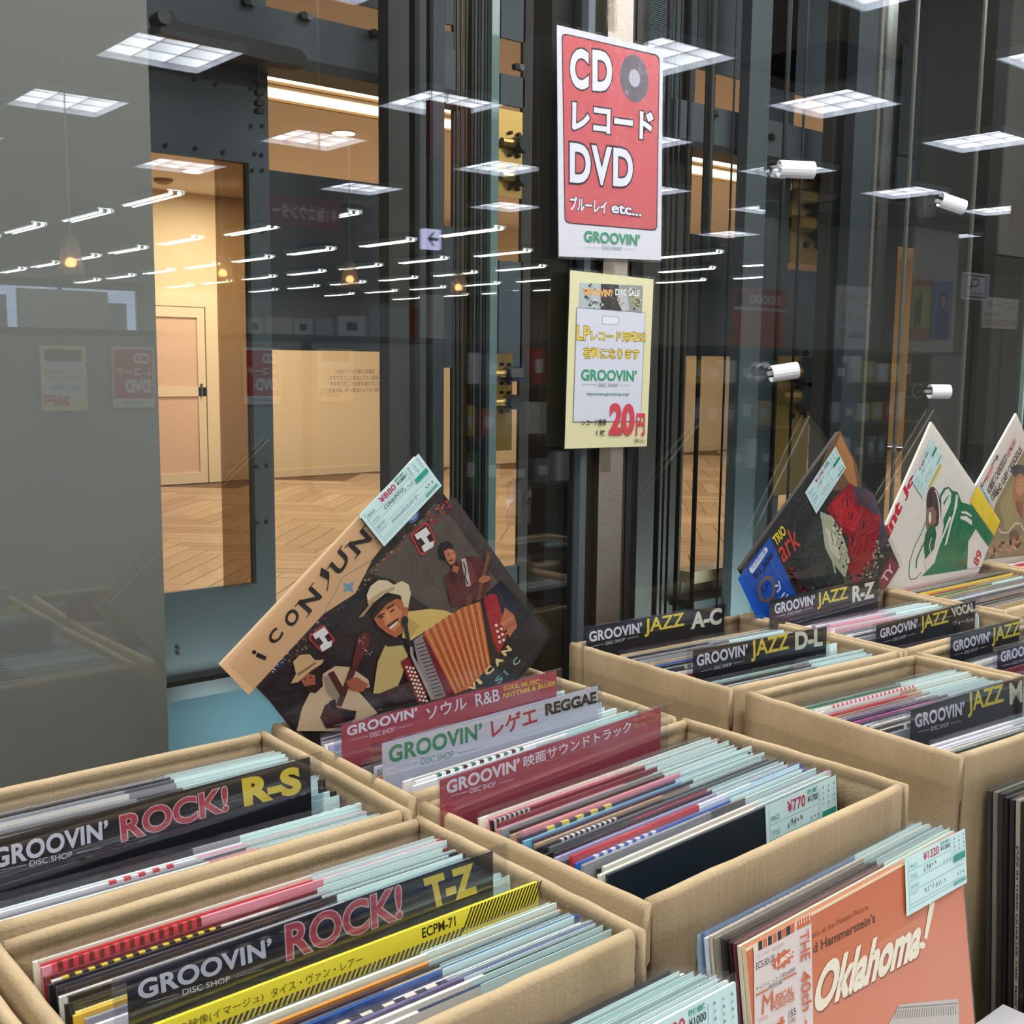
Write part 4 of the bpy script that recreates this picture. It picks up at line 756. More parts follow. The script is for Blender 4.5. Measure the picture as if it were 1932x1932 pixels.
A.poly([(1470, 60), (1488, 100), (1420, 390), (1395, 400)], (120, 78, 52)); A.ell((1450, 255), (40, 22), (190, 110, 78), -.3); A.poly([(1295, 120), (1325, 115), (1360, 295), (1330, 305)], (190, 185, 175)); A.path([(1310, 140), (1325, 190), (1320, 240), (1340, 290)], 8, (30, 30, 34)); A.ell((1345, 390), (24, 44), (110, 66, 42), .2)
# guitarist at left
A.poly([(205, 1260), (240, 1110), (290, 1010), (370, 960), (380, 880), (460, 830), (560, 835), (680, 920), (690, 970), (600, 980), (740, 1140), (500, 1260)], (214, 186, 148)); A.poly([(380, 900), (440, 880), (520, 1010), (470, 1090), (400, 1000)], (160, 140, 120)); A.poly([(410, 880), (450, 860), (530, 1000), (500, 1040)], (84, 40, 30))
A.poly([(230, 930), (340, 830), (370, 880), (380, 960), (330, 1010), (285, 1000), (250, 960)], (44, 26, 22)); A.poly([(235, 925), (280, 880), (325, 890), (330, 950), (300, 965), (255, 960)], (176, 96, 66)); A.ell((300, 965), (26, 12), (50, 26, 22), -.2); A.ell((262, 915), (9, 4), (40, 22, 20), -.5); A.ell((296, 905), (9, 4), (40, 22, 20), -.5)
A.poly([(165, 945), (200, 880), (180, 800), (225, 755), (290, 750), (325, 790), (345, 790), (385, 785), (370, 815), (300, 860), (215, 935)], (216, 178, 124)); A.poly([(205, 880), (330, 800), (335, 812), (215, 895)], (150, 112, 74))
A.poly([(560, 830), (600, 850), (500, 1100), (465, 1090)], (84, 44, 34)); A.poly([(570, 830), (610, 640), (650, 608), (690, 620), (685, 690), (600, 845)], (104, 40, 38)); A.specks((630, 640), (690, 760), 26, 14, [(220, 210, 190)], (3, 5))
A.poly([(390, 1090), (450, 1050), (470, 1100), (600, 1130), (560, 1230), (400, 1240), (360, 1170)], (72, 30, 28)); A.poly([(420, 1060), (460, 1050), (470, 1110), (430, 1120)], (20, 16, 18)); A.poly([(490, 1120), (600, 1125), (590, 1180), (510, 1190)], (24, 18, 20)); A.poly([(530, 930), (600, 900), (680, 950), (640, 1000), (560, 990)], (176, 96, 66))
# accordion player
A.poly([(710, 1010), (740, 800), (790, 690), (900, 680), (940, 760), (900, 900), (850, 1010)], (206, 182, 112)); A.poly([(930, 470), (1080, 450), (1180, 460), (1260, 490), (1200, 540), (1050, 600), (960, 660), (900, 640)], (226, 196, 112)); A.poly([(940, 500), (1020, 560), (960, 640), (900, 600)], (204, 170, 92)); A.poly([(790, 680), (910, 660), (915, 690), (800, 700)], (30, 24, 24))
A.poly([(700, 490), (760, 420), (860, 360), (915, 350), (945, 430), (935, 540), (900, 610), (860, 640), (800, 610), (740, 560)], (188, 106, 62)); A.poly([(760, 470), (850, 420), (900, 470), (890, 560), (850, 600), (790, 560)], (220, 140, 88)); A.poly([(698, 492), (712, 520), (735, 490), (800, 418), (868, 380), (905, 400), (915, 352), (860, 350), (780, 372)], (34, 22, 20)); A.ell((907, 395), (16, 40), (196, 112, 72), .3)
A.line((735, 505), (785, 480), 10, (40, 24, 20)); A.line((800, 450), (850, 420), 10, (40, 24, 20)); A.ell((765, 505), (18, 6), (50, 26, 20), -.5); A.ell((835, 462), (18, 6), (50, 26, 20), -.5); A.poly([(790, 480), (815, 470), (830, 530), (795, 540)], (232, 156, 104)); A.poly([(800, 560), (870, 510), (880, 520), (808, 574)], (56, 30, 24)); A.poly([(812, 575), (868, 530), (870, 548), (825, 585)], (240, 232, 214))
A.poly([(610, 510), (680, 430), (665, 360), (690, 300), (745, 258), (800, 262), (845, 290), (900, 265), (945, 290), (958, 350), (940, 440), (915, 440), (890, 360), (800, 340), (720, 400), (640, 500)], (232, 212, 172)); A.poly([(668, 400), (760, 335), (850, 300), (850, 325), (770, 355), (680, 430)], (196, 170, 126)); A.poly([(612, 508), (640, 500), (720, 400), (700, 400)], (180, 150, 108))
B0, B1, B2, B3 = (1040, 610), (1420, 400), (1490, 830), (1245, 1015)          # bellows
A.poly([B0, (1200, 500), (1300, 440), B1, B2, (1340, 980), B3], (206, 108, 56))
for k in range(19):
    t = k / 18; a_ = (B0[0] + (B1[0] - B0[0]) * t, B0[1] + (B1[1] - B0[1]) * t - 26 * math.sin(math.pi * t)); b_ = (B3[0] + (B2[0] - B3[0]) * t, B3[1] + (B2[1] - B3[1]) * t); A.line(a_, b_, 7, (232, 170, 96) if k % 2 else (150, 64, 34)); A.n -= 1
A.n += 1
A.poly([(975, 660), (1035, 612), (1235, 1012), (1110, 1055), (1010, 840)], (150, 140, 136)); A.poly([(1030, 625), (1060, 640), (1245, 1010), (1190, 1025)], (120, 24, 34))
for k in range(15): A.line((990 + k * 9, 690 + k * 24), (1050 + k * 9, 672 + k * 24), 6, (40, 34, 36)); A.n -= 1
A.n += 1; A.poly([(890, 800), (940, 765), (1060, 1000), (1060, 1062), (1000, 1070)], (130, 24, 34))
for k in range(9):
    for j in range(3): A.ell((930 + k * 11 + j * 22, 835 + k * 27 + j * 4), 9, (238, 226, 196), n=8); A.n -= 1
A.n += 1; A.path([(960, 700), (965, 760), (1060, 960), (1100, 1050)], 20, (170, 160, 150)); A.poly([(1420, 400), (1450, 380), (1540, 740), (1490, 830)], (36, 26, 30)); A.poly([(1440, 390), (1480, 350), (1525, 355), (1560, 480), (1590, 640), (1540, 750), (1500, 660)], (170, 34, 42))
A.poly([(1545, 550), (1580, 440), (1640, 490), (1660, 560), (1610, 640), (1590, 590)], (196, 112, 76)); A.path([(1560, 555), (1630, 500)], 16, (214, 134, 94)); A.path([(1570, 590), (1650, 535)], 15, (180, 98, 66)); A.path([(1580, 620), (1655, 570)], 13, (206, 124, 86))
for p in [(1522, 558), (1556, 582), (1530, 598), (1562, 618), (1540, 635), (1570, 655), (1545, 668)]: A.ell(p, 10, (240, 232, 214), n=10)
A.path([(915, 520), (935, 640), (950, 700)], 24, (26, 24, 28)); A.ell((915, 530), (24, 34), (34, 34, 40), .1)
A.poly([(720, 1020), (960, 920), (980, 1030), (900, 1070)], (60, 34, 28)); A.poly([(1320, 1000), (1600, 690), (1900, 610), (1750, 830), (1650, 930)], (24, 26, 32))
for ch, c in zip('VICAN', [(1370, 968), (1425, 918), (1475, 860), (1535, 800), (1590, 730)]):
    q_ = .35 if ch == 'I' else 1; A.txt(ch, (c[0] - 10, c[1] + 34), (c[0] - 10 + 46 * q_, c[1] + 34 - 46 * q_), (c[0] - 40, c[1] + 4), (242, 206, 140), bold=.05)
for ch, c in zip('SIC', [(1540, 920), (1600, 860), (1655, 800)]): q_ = .2 if ch == 'I' else 1; A.txt(ch, (c[0] - 6, c[1] + 30), (c[0] - 6 + 34 * q_, c[1] + 30 - 38 * q_), (c[0] - 34, c[1] + 2), (130, 170, 176), bold=.02)
A.on = Zz; tag_print(A, (810, 388), (1120, 70), (942, 553), '880', '1800', 'CONJUNTO!', 'テキサス/メキシカンボーダー')
A.build('cover_print', rc)
# red and black abstract cover
rc, on, A, q = cover(1.036, (1583, 815), (1696, 1064), (42, 44, 44), 'tilted cover with red and black abstract painting and blue paper strip', th=.006, edge=(60, 56, 50))
A.on = zoomed(on, 1060, 780, 2.2156)
A.poly([(1163, 68), (1110, 150), (1080, 230), (1130, 320), (1260, 330), (1235, 220)], (112, 84, 58)); A.poly([(1165, 90), (1130, 170), (1200, 290), (1240, 320), (1215, 190)], (176, 120, 66))
A.poly([(1190, 290), (1300, 330), (1370, 520), (1340, 560), (1260, 420)], (74, 62, 76)); A.poly([(1105, 400), (1150, 340), (1210, 290), (1240, 380), (1330, 430), (1320, 560), (1290, 650), (1230, 720), (1190, 640), (1200, 520)], (150, 24, 34)); A.poly([(1130, 380), (1180, 330), (1250, 430), (1220, 500), (1150, 450)], (186, 34, 44))
A.poly([(1080, 410), (1130, 430), (1170, 500), (1205, 600), (1185, 690), (1130, 620), (1090, 540)], (176, 180, 150)); A.poly([(1100, 470), (1150, 520), (1160, 610), (1120, 570)], (206, 206, 180)); A.poly([(1060, 430), (1085, 440), (1100, 560), (1180, 720), (1060, 720), (1000, 600)], (52, 60, 54))
_rd = random.Random(5)
for _k in range(46):                              # brush strokes of the painting
    _x, _y = _rd.uniform(1120, 1330), _rd.uniform(320, 700); _c = _rd.choice([(90, 18, 28), (180, 40, 46), (60, 24, 34), (120, 30, 40), (48, 40, 50)]) if _x > 1120 + (_y - 300) * .2 else _rd.choice([(60, 66, 58), (196, 198, 172), (120, 124, 104)])
    if _x < 1180 + (700 - _y) * .36: A.line((_x, _y), (_x + _rd.uniform(-14, 22), _y + _rd.uniform(20, 60)), _rd.uniform(2, 7), _c); A.n -= 1
A.n += 1
A.specks((1270, 690), (1340, 540), 26, 46, [(190, 184, 160), (140, 130, 120), (90, 30, 36), (220, 214, 190)], (2, 9)); A.specks((1120, 400), (1200, 660), 22, 40, [(220, 216, 190), (60, 60, 56), (160, 40, 44)], (2, 8)); A.specks((950, 650), (1010, 750), 14, 34, [(150, 40, 48), (90, 24, 30)], (3, 12)); A.specks((1040, 740), (1330, 660), 16, 40, [(20, 20, 20), (90, 90, 84)], (3, 10))
A.poly([(1372, 600), (1412, 640), (1345, 745), (1322, 700)], (128, 28, 46)); A.txt('TY', (1352, 712), (1392, 650), (1332, 690), (226, 190, 196), bold=.02)
A.txt('TRIO', (897, 556), (940, 500), (878, 520), (240, 220, 60), bold=.03); A.txt('ark', (925, 628), (1000, 550), (890, 540), (206, 66, 50), bold=.01)
Lp = (735, 690); P1 = (868, 517); dr = (260, 560)
A.poly([Lp, P1, (P1[0] + dr[0], P1[1] + dr[1]), (Lp[0] + dr[0], Lp[1] + dr[1])], (22, 84, 180)); A.path([(800, 650), (862, 600), (960, 760)], 2, (90, 140, 210))
A.poly([(788, 665), (782, 650), (845, 562), (856, 560), (860, 574), (798, 668)], (226, 232, 240)); A.txt('完全限定盤', (797, 655), (853, 578), (788, 640), (30, 50, 110)); A.txt('¥1,500', (812, 706), (888, 606), (796, 676), (24, 34, 80), bold=.04)
A.ell((855, 735), (37, 56), (126, 96, 80), .15, 28); A.ell((855, 735), (25, 42), (22, 84, 180), .15, 28); A.line((876, 776), (905, 812), 16, (126, 96, 80)); A.txt('LP', (840, 750), (870, 720), (832, 728), (16, 40, 110), bold=.02)
A.path([(905, 700), (912, 730), (898, 748)], 6, (230, 236, 244)); A.path([(915, 770), (930, 748)], 6, (230, 236, 244)); A.path([(930, 776), (944, 756)], 6, (230, 236, 244)); A.ell((896, 720), (7, 5), (230, 236, 244))
tag_print(A, (1015, 330), (1142, 137), (1062, 420), '1540', '1800', '~', '~'); A.build('cover_print', rc)
# green and cream illustration
rc, on, A, q = cover(1.052, (1758, 796), (1886, 983), (232, 226, 214), 'tilted cream cover with a green illustrated figure and yellow corner sticker')
A.on = zoomed(on, 1640, 780, 5.6815); GR_ = (24, 120, 78)
A.txt('int', (213, 1345), (358, 1015), (160, 1240), (200, 32, 50), bold=.05); A.txt('Jo', (392, 950), (500, 720), (345, 850), (200, 32, 50), bold=.05)
A.path([(606, 1160), (560, 1280), (480, 1440), (432, 1600), (425, 1720), (440, 1780), (500, 1770), (560, 1700)], 9, GR_); A.path([(640, 1290), (560, 1440), (510, 1560), (500, 1660)], 14, GR_)
A.poly([(755, 880), (800, 800), (850, 785), (895, 830), (945, 840), (990, 950), (1110, 990), (1150, 1060), (1330, 1320), (1280, 1430), (1140, 1240), (1100, 1430), (1048, 1668), (560, 1745), (700, 1600), (760, 1400), (800, 1200)], GR_)
A.poly([(770, 900), (815, 820), (850, 805), (880, 860), (870, 960), (800, 1120), (775, 1180)], (232, 228, 218)); A.poly([(790, 960), (850, 870), (855, 880), (800, 990)], GR_); A.poly([(930, 870), (950, 880), (940, 1000), (880, 1200), (830, 1400), (805, 1420), (860, 1200), (905, 1050)], (236, 232, 222)); A.poly([(860, 1100), (880, 1120), (720, 1500), (650, 1640), (640, 1600), (780, 1310)], (236, 232, 222))
A.poly([(985, 1050), (1040, 1050), (1095, 1090), (1095, 1110), (1030, 1075), (985, 1070)], (236, 232, 222)); A.poly([(975, 1100), (1040, 1100), (1098, 1150), (1098, 1200), (1030, 1150), (975, 1130)], (236, 232, 222))
A.poly([(900, 1640), (1060, 1530), (1050, 1600), (960, 1660)], (70, 100, 50)); A.poly([(1060, 1370), (1140, 1240), (1270, 1440), (1200, 1640), (1048, 1668)], (234, 228, 218)); A.txt('89', (1160, 1650), (1215, 1500), (1105, 1600), (200, 32, 50), bold=.04)
A.ell((690, 1000), (76, 214), (70, 56, 54), -.08, 26); A.ell((722, 1010), (34, 190), (236, 232, 222), -.1, 22); A.ell((712, 1012), (30, 186), (84, 64, 58), -.1, 22)
A.poly([(612, 1020), (680, 1000), (715, 1050), (712, 1170), (640, 1290), (608, 1200)], (146, 108, 90)); A.ell((648, 1118), (15, 62), (236, 232, 222)); A.poly([(650, 1200), (700, 1190), (718, 1300), (690, 1450), (650, 1500), (600, 1560), (585, 1420), (600, 1290)], (20, 104, 66)); A.path([(665, 1330), (640, 1420), (660, 1500)], 9, (236, 232, 222)); A.path([(650, 1500), (590, 1600), (620, 1680)], 12, (236, 232, 222))
A.poly([(1150, 775), (1400, 1152), (1335, 1312), (1075, 950)], (238, 208, 44)); A.path([(1150, 930), (1200, 1100)], 6, (246, 232, 140)); A.path([(1245, 940), (1250, 1180)], 6, (246, 232, 140)); A.poly([(760, 540), (775, 560), (650, 790), (632, 770)], (220, 190, 60))
tag_print(A, (450, 715), (667, 262), (570, 910), '1400', '1800', '~', '~'); A.build('cover_print', rc)
# portrait cover at the frame's edge
rc, on, A, q = cover(1.09, (1918, 780), None, (226, 214, 200), 'tilted pale cover with two painted portraits, cut off by the right edge', L=(1844, 912), side=.313)
A.on = zoomed(on, 1640, 780, 5.6815)
A.poly([(1355, 965), (1660, 390), (1900, 800), (1900, 1500), (1230, 1570), (1240, 1480)], (152, 136, 96)); A.poly([(1400, 980), (1560, 700), (1620, 1200), (1460, 1250)], (172, 156, 104)); A.ell((1610, 620), (90, 70), (84, 76, 84), .3); A.ell((1610, 800), (70, 160), (178, 122, 84), .1, 24); A.ell((1620, 780), (46, 100), (206, 152, 108), .1, 24); A.ell((1590, 780), (10, 6), (60, 40, 34)); A.line((1590, 960), (1640, 950), 8, (130, 60, 50)); A.poly([(1560, 930), (1640, 950), (1640, 1130), (1580, 1040)], (156, 96, 64)); A.ell((1560, 1330), (60, 80), (120, 96, 70)); A.ell((1560, 1390), (34, 60), (186, 120, 84)); A.specks((1300, 1500), (1640, 1350), 60, 40, [(200, 170, 130), (120, 90, 60), (210, 140, 100)], (8, 26))
A.path([(1380, 1230), (1420, 1280), (1480, 1280), (1560, 1180), (1620, 1180), (1660, 1260)], 12, (236, 226, 200))
for b_, c0, c1, t0, c in [('ROBERT CASADESUS', (1285, 880), (1480, 500), (1255, 815), (60, 50, 50)), ('AND GABY CASADESUS', (1375, 895), (1640, 400), (1345, 840), (60, 50, 50)), ('ROBERT', (1318, 960), (1385, 830), (1290, 900), (60, 50, 50)), ('PLAY MOZART', (1490, 480), (1580, 300), (1462, 440), (200, 70, 60))]: A.txt(b_, c0, c1, t0, c, bold=.01)
A.poly([(1240, 700), (1310, 560), (1335, 570), (1275, 715)], (226, 150, 140)); A.path([(1375, 450), (1310, 560)], 8, (40, 36, 36)); A.path([(1200, 790), (1260, 680)], 8, (40, 36, 36)); A.path([(1340, 460), (1378, 450), (1372, 500)], 6, (40, 36, 36)); A.path([(1195, 740), (1200, 790), (1230, 775)], 6, (40, 36, 36)); A.poly([(1205, 790), (1240, 770), (1320, 960), (1300, 990)], (196, 226, 222))
A.build('cover_print', rc)
# ================================================================ SIGNS ON THE STEEL STRIP
def sign(name, label, v, corners, sc, bg, th=.0006):
    P = [pv(sc[0] + x / sc[2], sc[1] + y / sc[2], v) for x, y in corners]; r, on = frame(name, (P[0][0], v, P[0][2]), label=label, cat='sign'); on = zoomed(on, *sc)
    q = [on(*c) for c in corners]; MB().prism(q, .0002, .0002 + th, bg).build('paper', PRINT, r, local=True)
    c = np.mean(q, axis=0); w = [tuple(np.array(p) + np.sign(np.array(p) - c) * .0035) for p in q]; MB().prism(w, -.0012, -.0008).build('laminate', film('laminate', .015, .12, bump=.25, bscale=40, mul=.6), r, local=True)
    return r, on, Art(on, y=0, step=.00004)
r, on, A = sign('shop_sign', 'red and white laminated sign reading CD DVD on the steel strip', G - .02, [(125, 108), (930, 300), (915, 1895), (140, 1865)], (1020, 20, 4.0231), (214, 214, 220))
INK = (34, 26, 34)
def rnd(pts, k=.05):
    out = []
    for i in range(4):
        p, a, b = map(np.array, (pts[i], pts[i - 1], pts[(i + 1) % 4])); d1 = (a - p) / np.linalg.norm(a - p) * 34; d2 = (b - p) / np.linalg.norm(b - p) * 34; out += [tuple(p + d1), tuple(p + (d1 + d2) * .28), tuple(p + d2)]
    return out
A.poly(rnd([(160, 168), (905, 338), (885, 1674), (182, 1614)]), INK); A.poly(rnd([(167, 178), (898, 348), (878, 1664), (189, 1606)]), (200, 84, 88))
A.txt('C', (222, 590), (365, 603), (222, 280), (220, 222, 230), bold=.045, out=(INK, .035)); A.txt('D', (392, 606), (542, 620), (392, 296), (220, 222, 230), bold=.045, out=(INK, .035)); A.ell((710, 515), (106, 182), (98, 92, 98), -.12, 36); A.ell((712, 513), (42, 68), (176, 174, 186), -.12, 24)
A.txt('レコード', (235, 910), (852, 985), (238, 685), (220, 222, 230), bold=.04, out=(INK, .045)); A.txt('DVD', (220, 1305), (698, 1345), (220, 1002), (220, 222, 230), bold=.035, sp=1.12, out=(INK, .04))
A.txt('ブルーレイ', (220, 1515), (500, 1545), (222, 1405), (220, 222, 230), bold=.03, out=(INK, .045)); A.txt('etc...', (535, 1535), (765, 1565), (535, 1462), (220, 222, 230), bold=.03, out=(INK, .045))
A.txt("GROOVIN’", (328, 1755), (752, 1785), (328, 1668), GRN, bold=.03); A.txt('DISC SHOP', (462, 1812), (612, 1820), (462, 1785), (80, 130, 120)); A.line((335, 1795), (440, 1800), 2.5, (120, 150, 146)); A.line((628, 1808), (710, 1812), 2.5, (120, 150, 146)); A.build('print', r)
r, on, A = sign('shop_sign', 'pale yellow laminated sign pricing record bags at 20 yen, lower one', G - .02, [(190, 103), (1010, 193), (943, 1838), (135, 1863)], (1040, 490, 5.222), (226, 220, 172))
A.poly([(280, 228), (905, 255), (893, 522), (270, 478)], (150, 152, 150)); A.poly([(280, 228), (490, 238), (480, 492), (270, 478)], (176, 188, 190)); A.poly([(490, 238), (660, 246), (690, 508), (490, 492)], (44, 42, 42)); A.poly([(660, 290), (740, 300), (770, 500), (700, 508), (650, 400)], (190, 192, 188))
A.specks((350, 250), (450, 470), 60, 50, [(60, 60, 60), (210, 210, 200), (110, 110, 110)], (4, 18)); A.specks((500, 300), (680, 480), 60, 40, [(20, 20, 20), (190, 110, 80), (90, 80, 76)], (4, 14)); A.specks((780, 280), (880, 500), 50, 50, [(220, 220, 220), (70, 70, 70), (200, 190, 70)], (4, 16))
A.txt("GROOVIN'/", (312, 345), (605, 362), (312, 280), (240, 170, 50), bold=.03, out=((240, 230, 190), .02)); A.txt('DISC SALE', (630, 352), (870, 365), (630, 285), (240, 240, 240), bold=.03, out=((70, 70, 70), .02))
A.poly([(248, 470), (926, 522), (880, 1592), (212, 1600)], (90, 110, 110)); A.poly([(253, 476), (921, 527), (876, 1588), (217, 1595)], (214, 216, 226)); A.poly([(497, 553), (659, 561), (657, 642), (497, 635)], (110, 150, 144)); A.poly([(502, 558), (654, 566), (652, 637), (502, 630)], (226, 228, 238))
A.txt('LP', (250, 788), (375, 797), (254, 648), (242, 208, 50), bold=.02, out=(INK, .03), sp=1.1); A.txt('レコード用袋は', (388, 800), (925, 815), (388, 695), (242, 208, 50), bold=.02, out=(INK, .035)); A.txt('有料になります', (312, 972), (862, 985), (315, 862), (242, 208, 50), bold=.02, out=(INK, .035))
A.txt("GROOVIN’", (290, 1190), (838, 1200), (292, 1078), GRN, bold=.03); A.txt('DISC SHOP', (463, 1252), (655, 1255), (463, 1217), (110, 130, 140)); A.line((300, 1228), (440, 1230), 3, (100, 130, 130)); A.line((672, 1234), (770, 1236), 3, (160, 130, 140)); A.txt('http://www.groovin-jp.co.jp', (347, 1345), (760, 1345), (347, 1306), (50, 130, 110), bold=.01)
A.txt('20', (562, 1730), (812, 1735), (572, 1408), (200, 66, 76), bold=.05); A.txt('円', (828, 1735), (915, 1735), (834, 1512), (200, 66, 76), bold=.03); A.txt('レコード用袋', (300, 1637), (538, 1632), (300, 1572), (30, 30, 34), bold=.02); A.txt('1 枚', (440, 1732), (530, 1732), (440, 1672), (30, 30, 34), bold=.02); A.txt('(税込)', (812, 1810), (915, 1808), (812, 1762), (30, 30, 34)); A.build('print', r)
# clear tape pieces holding the signs
for k, (px, py, wd) in enumerate([(1155, 20, 'above the red sign'), (1150, 505, 'between the two signs'), (1143, 858, 'below the yellow sign')]):
    p = pv(px, py, G - .0155); o = MB().box(p[0] - .01, p[0] + .01, G - .0158, G - .0152, p[2] - .025, p[2] + .02).build('clear_tape', film('tape', .06, .25, (.9, .88, .84), .4, 60)); props(o, 'strip of clear tape on the steel strip, ' + wd, 'tape')
# ================================================================ FRONT ROW OF UPRIGHT RECORDS (in front of the cartons)
ZF = .978
a_ = Vector(pz(1409, 1788, ZF)); b_ = Vector(pz(1815, 1567, ZF)); yw = math.atan2(b_.y - a_.y, b_.x - a_.x); LEAN = .15
def front_rec(x, y, cols, label, lean=LEAN, tag=True, yaw=yw, spine=None, dash=None, th=.003, ztop=ZF, grp='upright records before the film soundtrack box', tdz=.0008, face=None):
    r = record(x, y, ztop, lean, yaw, cols, face, tag, dash, th, label, grp, tdz=tdz)
    if spine: MB().box(-.0005, 0, 0, th, .0, .315, spine).build('spine_strip', JACKET, r, local=True)
    return r
ok = front_rec(a_.x, a_.y, (208, 110, 64), 'orange record cover reading Oklahoma! with white paper strip, lower right', tag=False, spine=(232, 212, 172), grp='upright records before the film soundtrack box'); on0 = on_of(ok)
A = Art(zoomed(on0, 1360, 1560, 3.864), y=-.0001, step=.00004); OR = (208, 106, 66)
W3 = .315; A.poly([(0, .3125), (W3, .3125), (W3, .315), (0, .315)], (238, 222, 184), raw=True)
A.txt('ack of the Motion Picture', (668, 812), (1075, 600), (664, 772), (120, 60, 40)); A.txt("d Hammerstein's", (674, 925), (1125, 692), (670, 850), (90, 50, 36), bold=.02)
A.poly([(1215, 1450), (1300, 1295), (1725, 1252), (1732, 1300), (1735, 1450)], (196, 188, 178))
for k in range(26): A.line((1280 + k * 17, 1335 - k * 1.3), (1262 + k * 18, 1400 - k * 1.2), 5, (104, 96, 92)); A.n -= 1
A.n += 1; A.line((1285, 1320), (1728, 1285), 10, (140, 130, 124))
A.txt('Oklahoma', (655, 1395), (1440, 960), (735, 1010), (150, 78, 50), bold=.05); A.txt('Oklahoma', (650, 1385), (1435, 950), (730, 1000), (240, 230, 204), bold=.045)
A.poly([(1478, 810), (1500, 820), (1560, 545), (1520, 555)], (240, 230, 204)); A.ell((1465, 862), (22, 26), (240, 230, 204))
A.poly([(236, 900), (655, 680), (670, 1460), (242, 1460)], (226, 212, 206)); A.poly([(228, 862), (650, 640), (655, 700), (235, 920)], (238, 222, 200))
for k, (x0, y0) in enumerate([(268, 838), (303, 820), (338, 802), (373, 783), (408, 765), (441, 747), (472, 730), (503, 713)]): A.poly([(x0, y0), (x0 + 30, y0 - 16), (x0 + 31, y0 + 50), (x0 + 1, y0 + 66)], (44, 38, 40) if k % 2 == 0 else OR); A.n -= 1
A.n += 1; A.poly([(545, 690), (650, 636), (653, 700), (546, 755)], OR)
for k in range(6): A.line((545 + k * 19, 665 - k * 9), (547 + k * 19, 725 - k * 9), 5, (244, 232, 214)); A.n -= 1
A.n += 1; A.txt('ECS-50123', (253, 1042), (386, 978), (252, 990), (60, 50, 50)); bc = (445, 965)
A.poly([(bc[0] + (88 if k % 2 else 62) * math.cos(k * math.pi / 11), bc[1] - 40 * math.cos(k * math.pi / 11) + (88 if k % 2 else 62) * .8 * math.sin(k * math.pi / 11)) for k in range(22)], OR); A.txt('1,800', (398, 1030), (514, 940), (394, 985), (244, 236, 226), bold=.03)
A.txt('キャピトル・レコード創立40周年', (252, 1198), (538, 1048), (250, 1165), (60, 50, 50)); A.txt('特別企画', (345, 1190), (440, 1140), (343, 1152), (60, 50, 50)); A.line((248, 1228), (342, 1178), 12, OR); A.line((445, 1112), (545, 1062), 12, OR); A.txt('サウンドトラック', (255, 960), (345, 912), (254, 942), (90, 80, 80)); A.txt('オクラホマ', (372, 905), (450, 860), (370, 882), (50, 44, 44))
A.txt('M', (292, 1370), (368, 1330), (300, 1225), OR); A.txt('USICAL', (370, 1290), (528, 1208), (368, 1232), OR, bold=.02); A.txt('FOREVER', (370, 1345), (534, 1262), (368, 1292), OR, bold=.01); A.txt('CAPITOL', (262, 1424), (338, 1388), (262, 1400), OR); A.txt('55', (498, 1385), (540, 1362), (497, 1335), (60, 50, 50)); A.txt('年', (500, 1432), (540, 1412), (499, 1398), (60, 50, 50)); A.line((485, 1345), (488, 1450), 3, (60, 50, 50)); A.poly([(380, 1440), (455, 1400), (456, 1422), (382, 1462)], OR); A.poly([(425, 1385), (445, 1375), (447, 1460), (427, 1460)], OR)
A.txt('THE', (562, 770), (575, 985), (630, 740), OR, bold=.01); A.txt('40th', (570, 1060), (585, 1350), (640, 1030), OR, bold=.01); A.line((610, 1400), (612, 1460), 12, OR)
tag_print(A, (1328, 228), (1768, 8), (1342, 652), '1320', '1200', '~', '~'); A.build('cover_print', ok)
FC = [((232, 224, 196), 'cream-spined'), ((112, 36, 52), 'maroon'), (K, 'black'), ((34, 34, 36), 'second black'), ((60, 58, 58), 'charcoal'), ((150, 146, 136), 'grey'), ((214, 202, 180), 'beige'), ((226, 228, 236), 'white with a blue and red dashed strip,'), ((96, 134, 170), 'blue'), ((168, 196, 214), 'pale blue')]
for k, (c, nm) in enumerate(FC):
    y = a_.y + .0036 * (k + 1); front_rec(a_.x - .001 * k + random.uniform(-.002, .002), y, c, '%s record standing behind the orange Oklahoma! cover' % nm, spine=jit(c, 8), dash=(.18, .5, BRW, 26) if k == 7 else None, th=.0024, ztop=ZF + random.uniform(-.002, .002), lean=LEAN)
# left front stack: mint-tagged, seen at the bottom edge
rx = pz(1388, 1852, ZF)
for k in range(11):
    y = rx[1] + .0036 * k; c = K if k == 9 else [WT, CW, GY, K, WT, PG_, DG, CW, NV, K, TN][k]
    lb = 'foremost mint-tagged record at the bottom edge, priced in red' if k == 0 else '%s record at the bottom edge, %s behind the foremost mint-tagged one' % (cname(c), ORDN(k))
    if k == 10: continue
    r = front_rec(rx[0] - .315 - .0033 * k, y, c, lb, yaw=.0, ztop=ZF + random.uniform(-.001, .001) + .0004 * k, tag=(k not in (0, 9)), grp='upright records before the T-Z box', lean=.12, tdz=.001, th=.0024)
    if k == 0: A = Art(on_of(r), y=-.0004, step=.00004); tag_print(A, (.315 - .114, .3155), (.3145, .3155), (.315 - .114, .2415), '900', '1000', '~', '~', raw=True); A.build('price_tag', r)
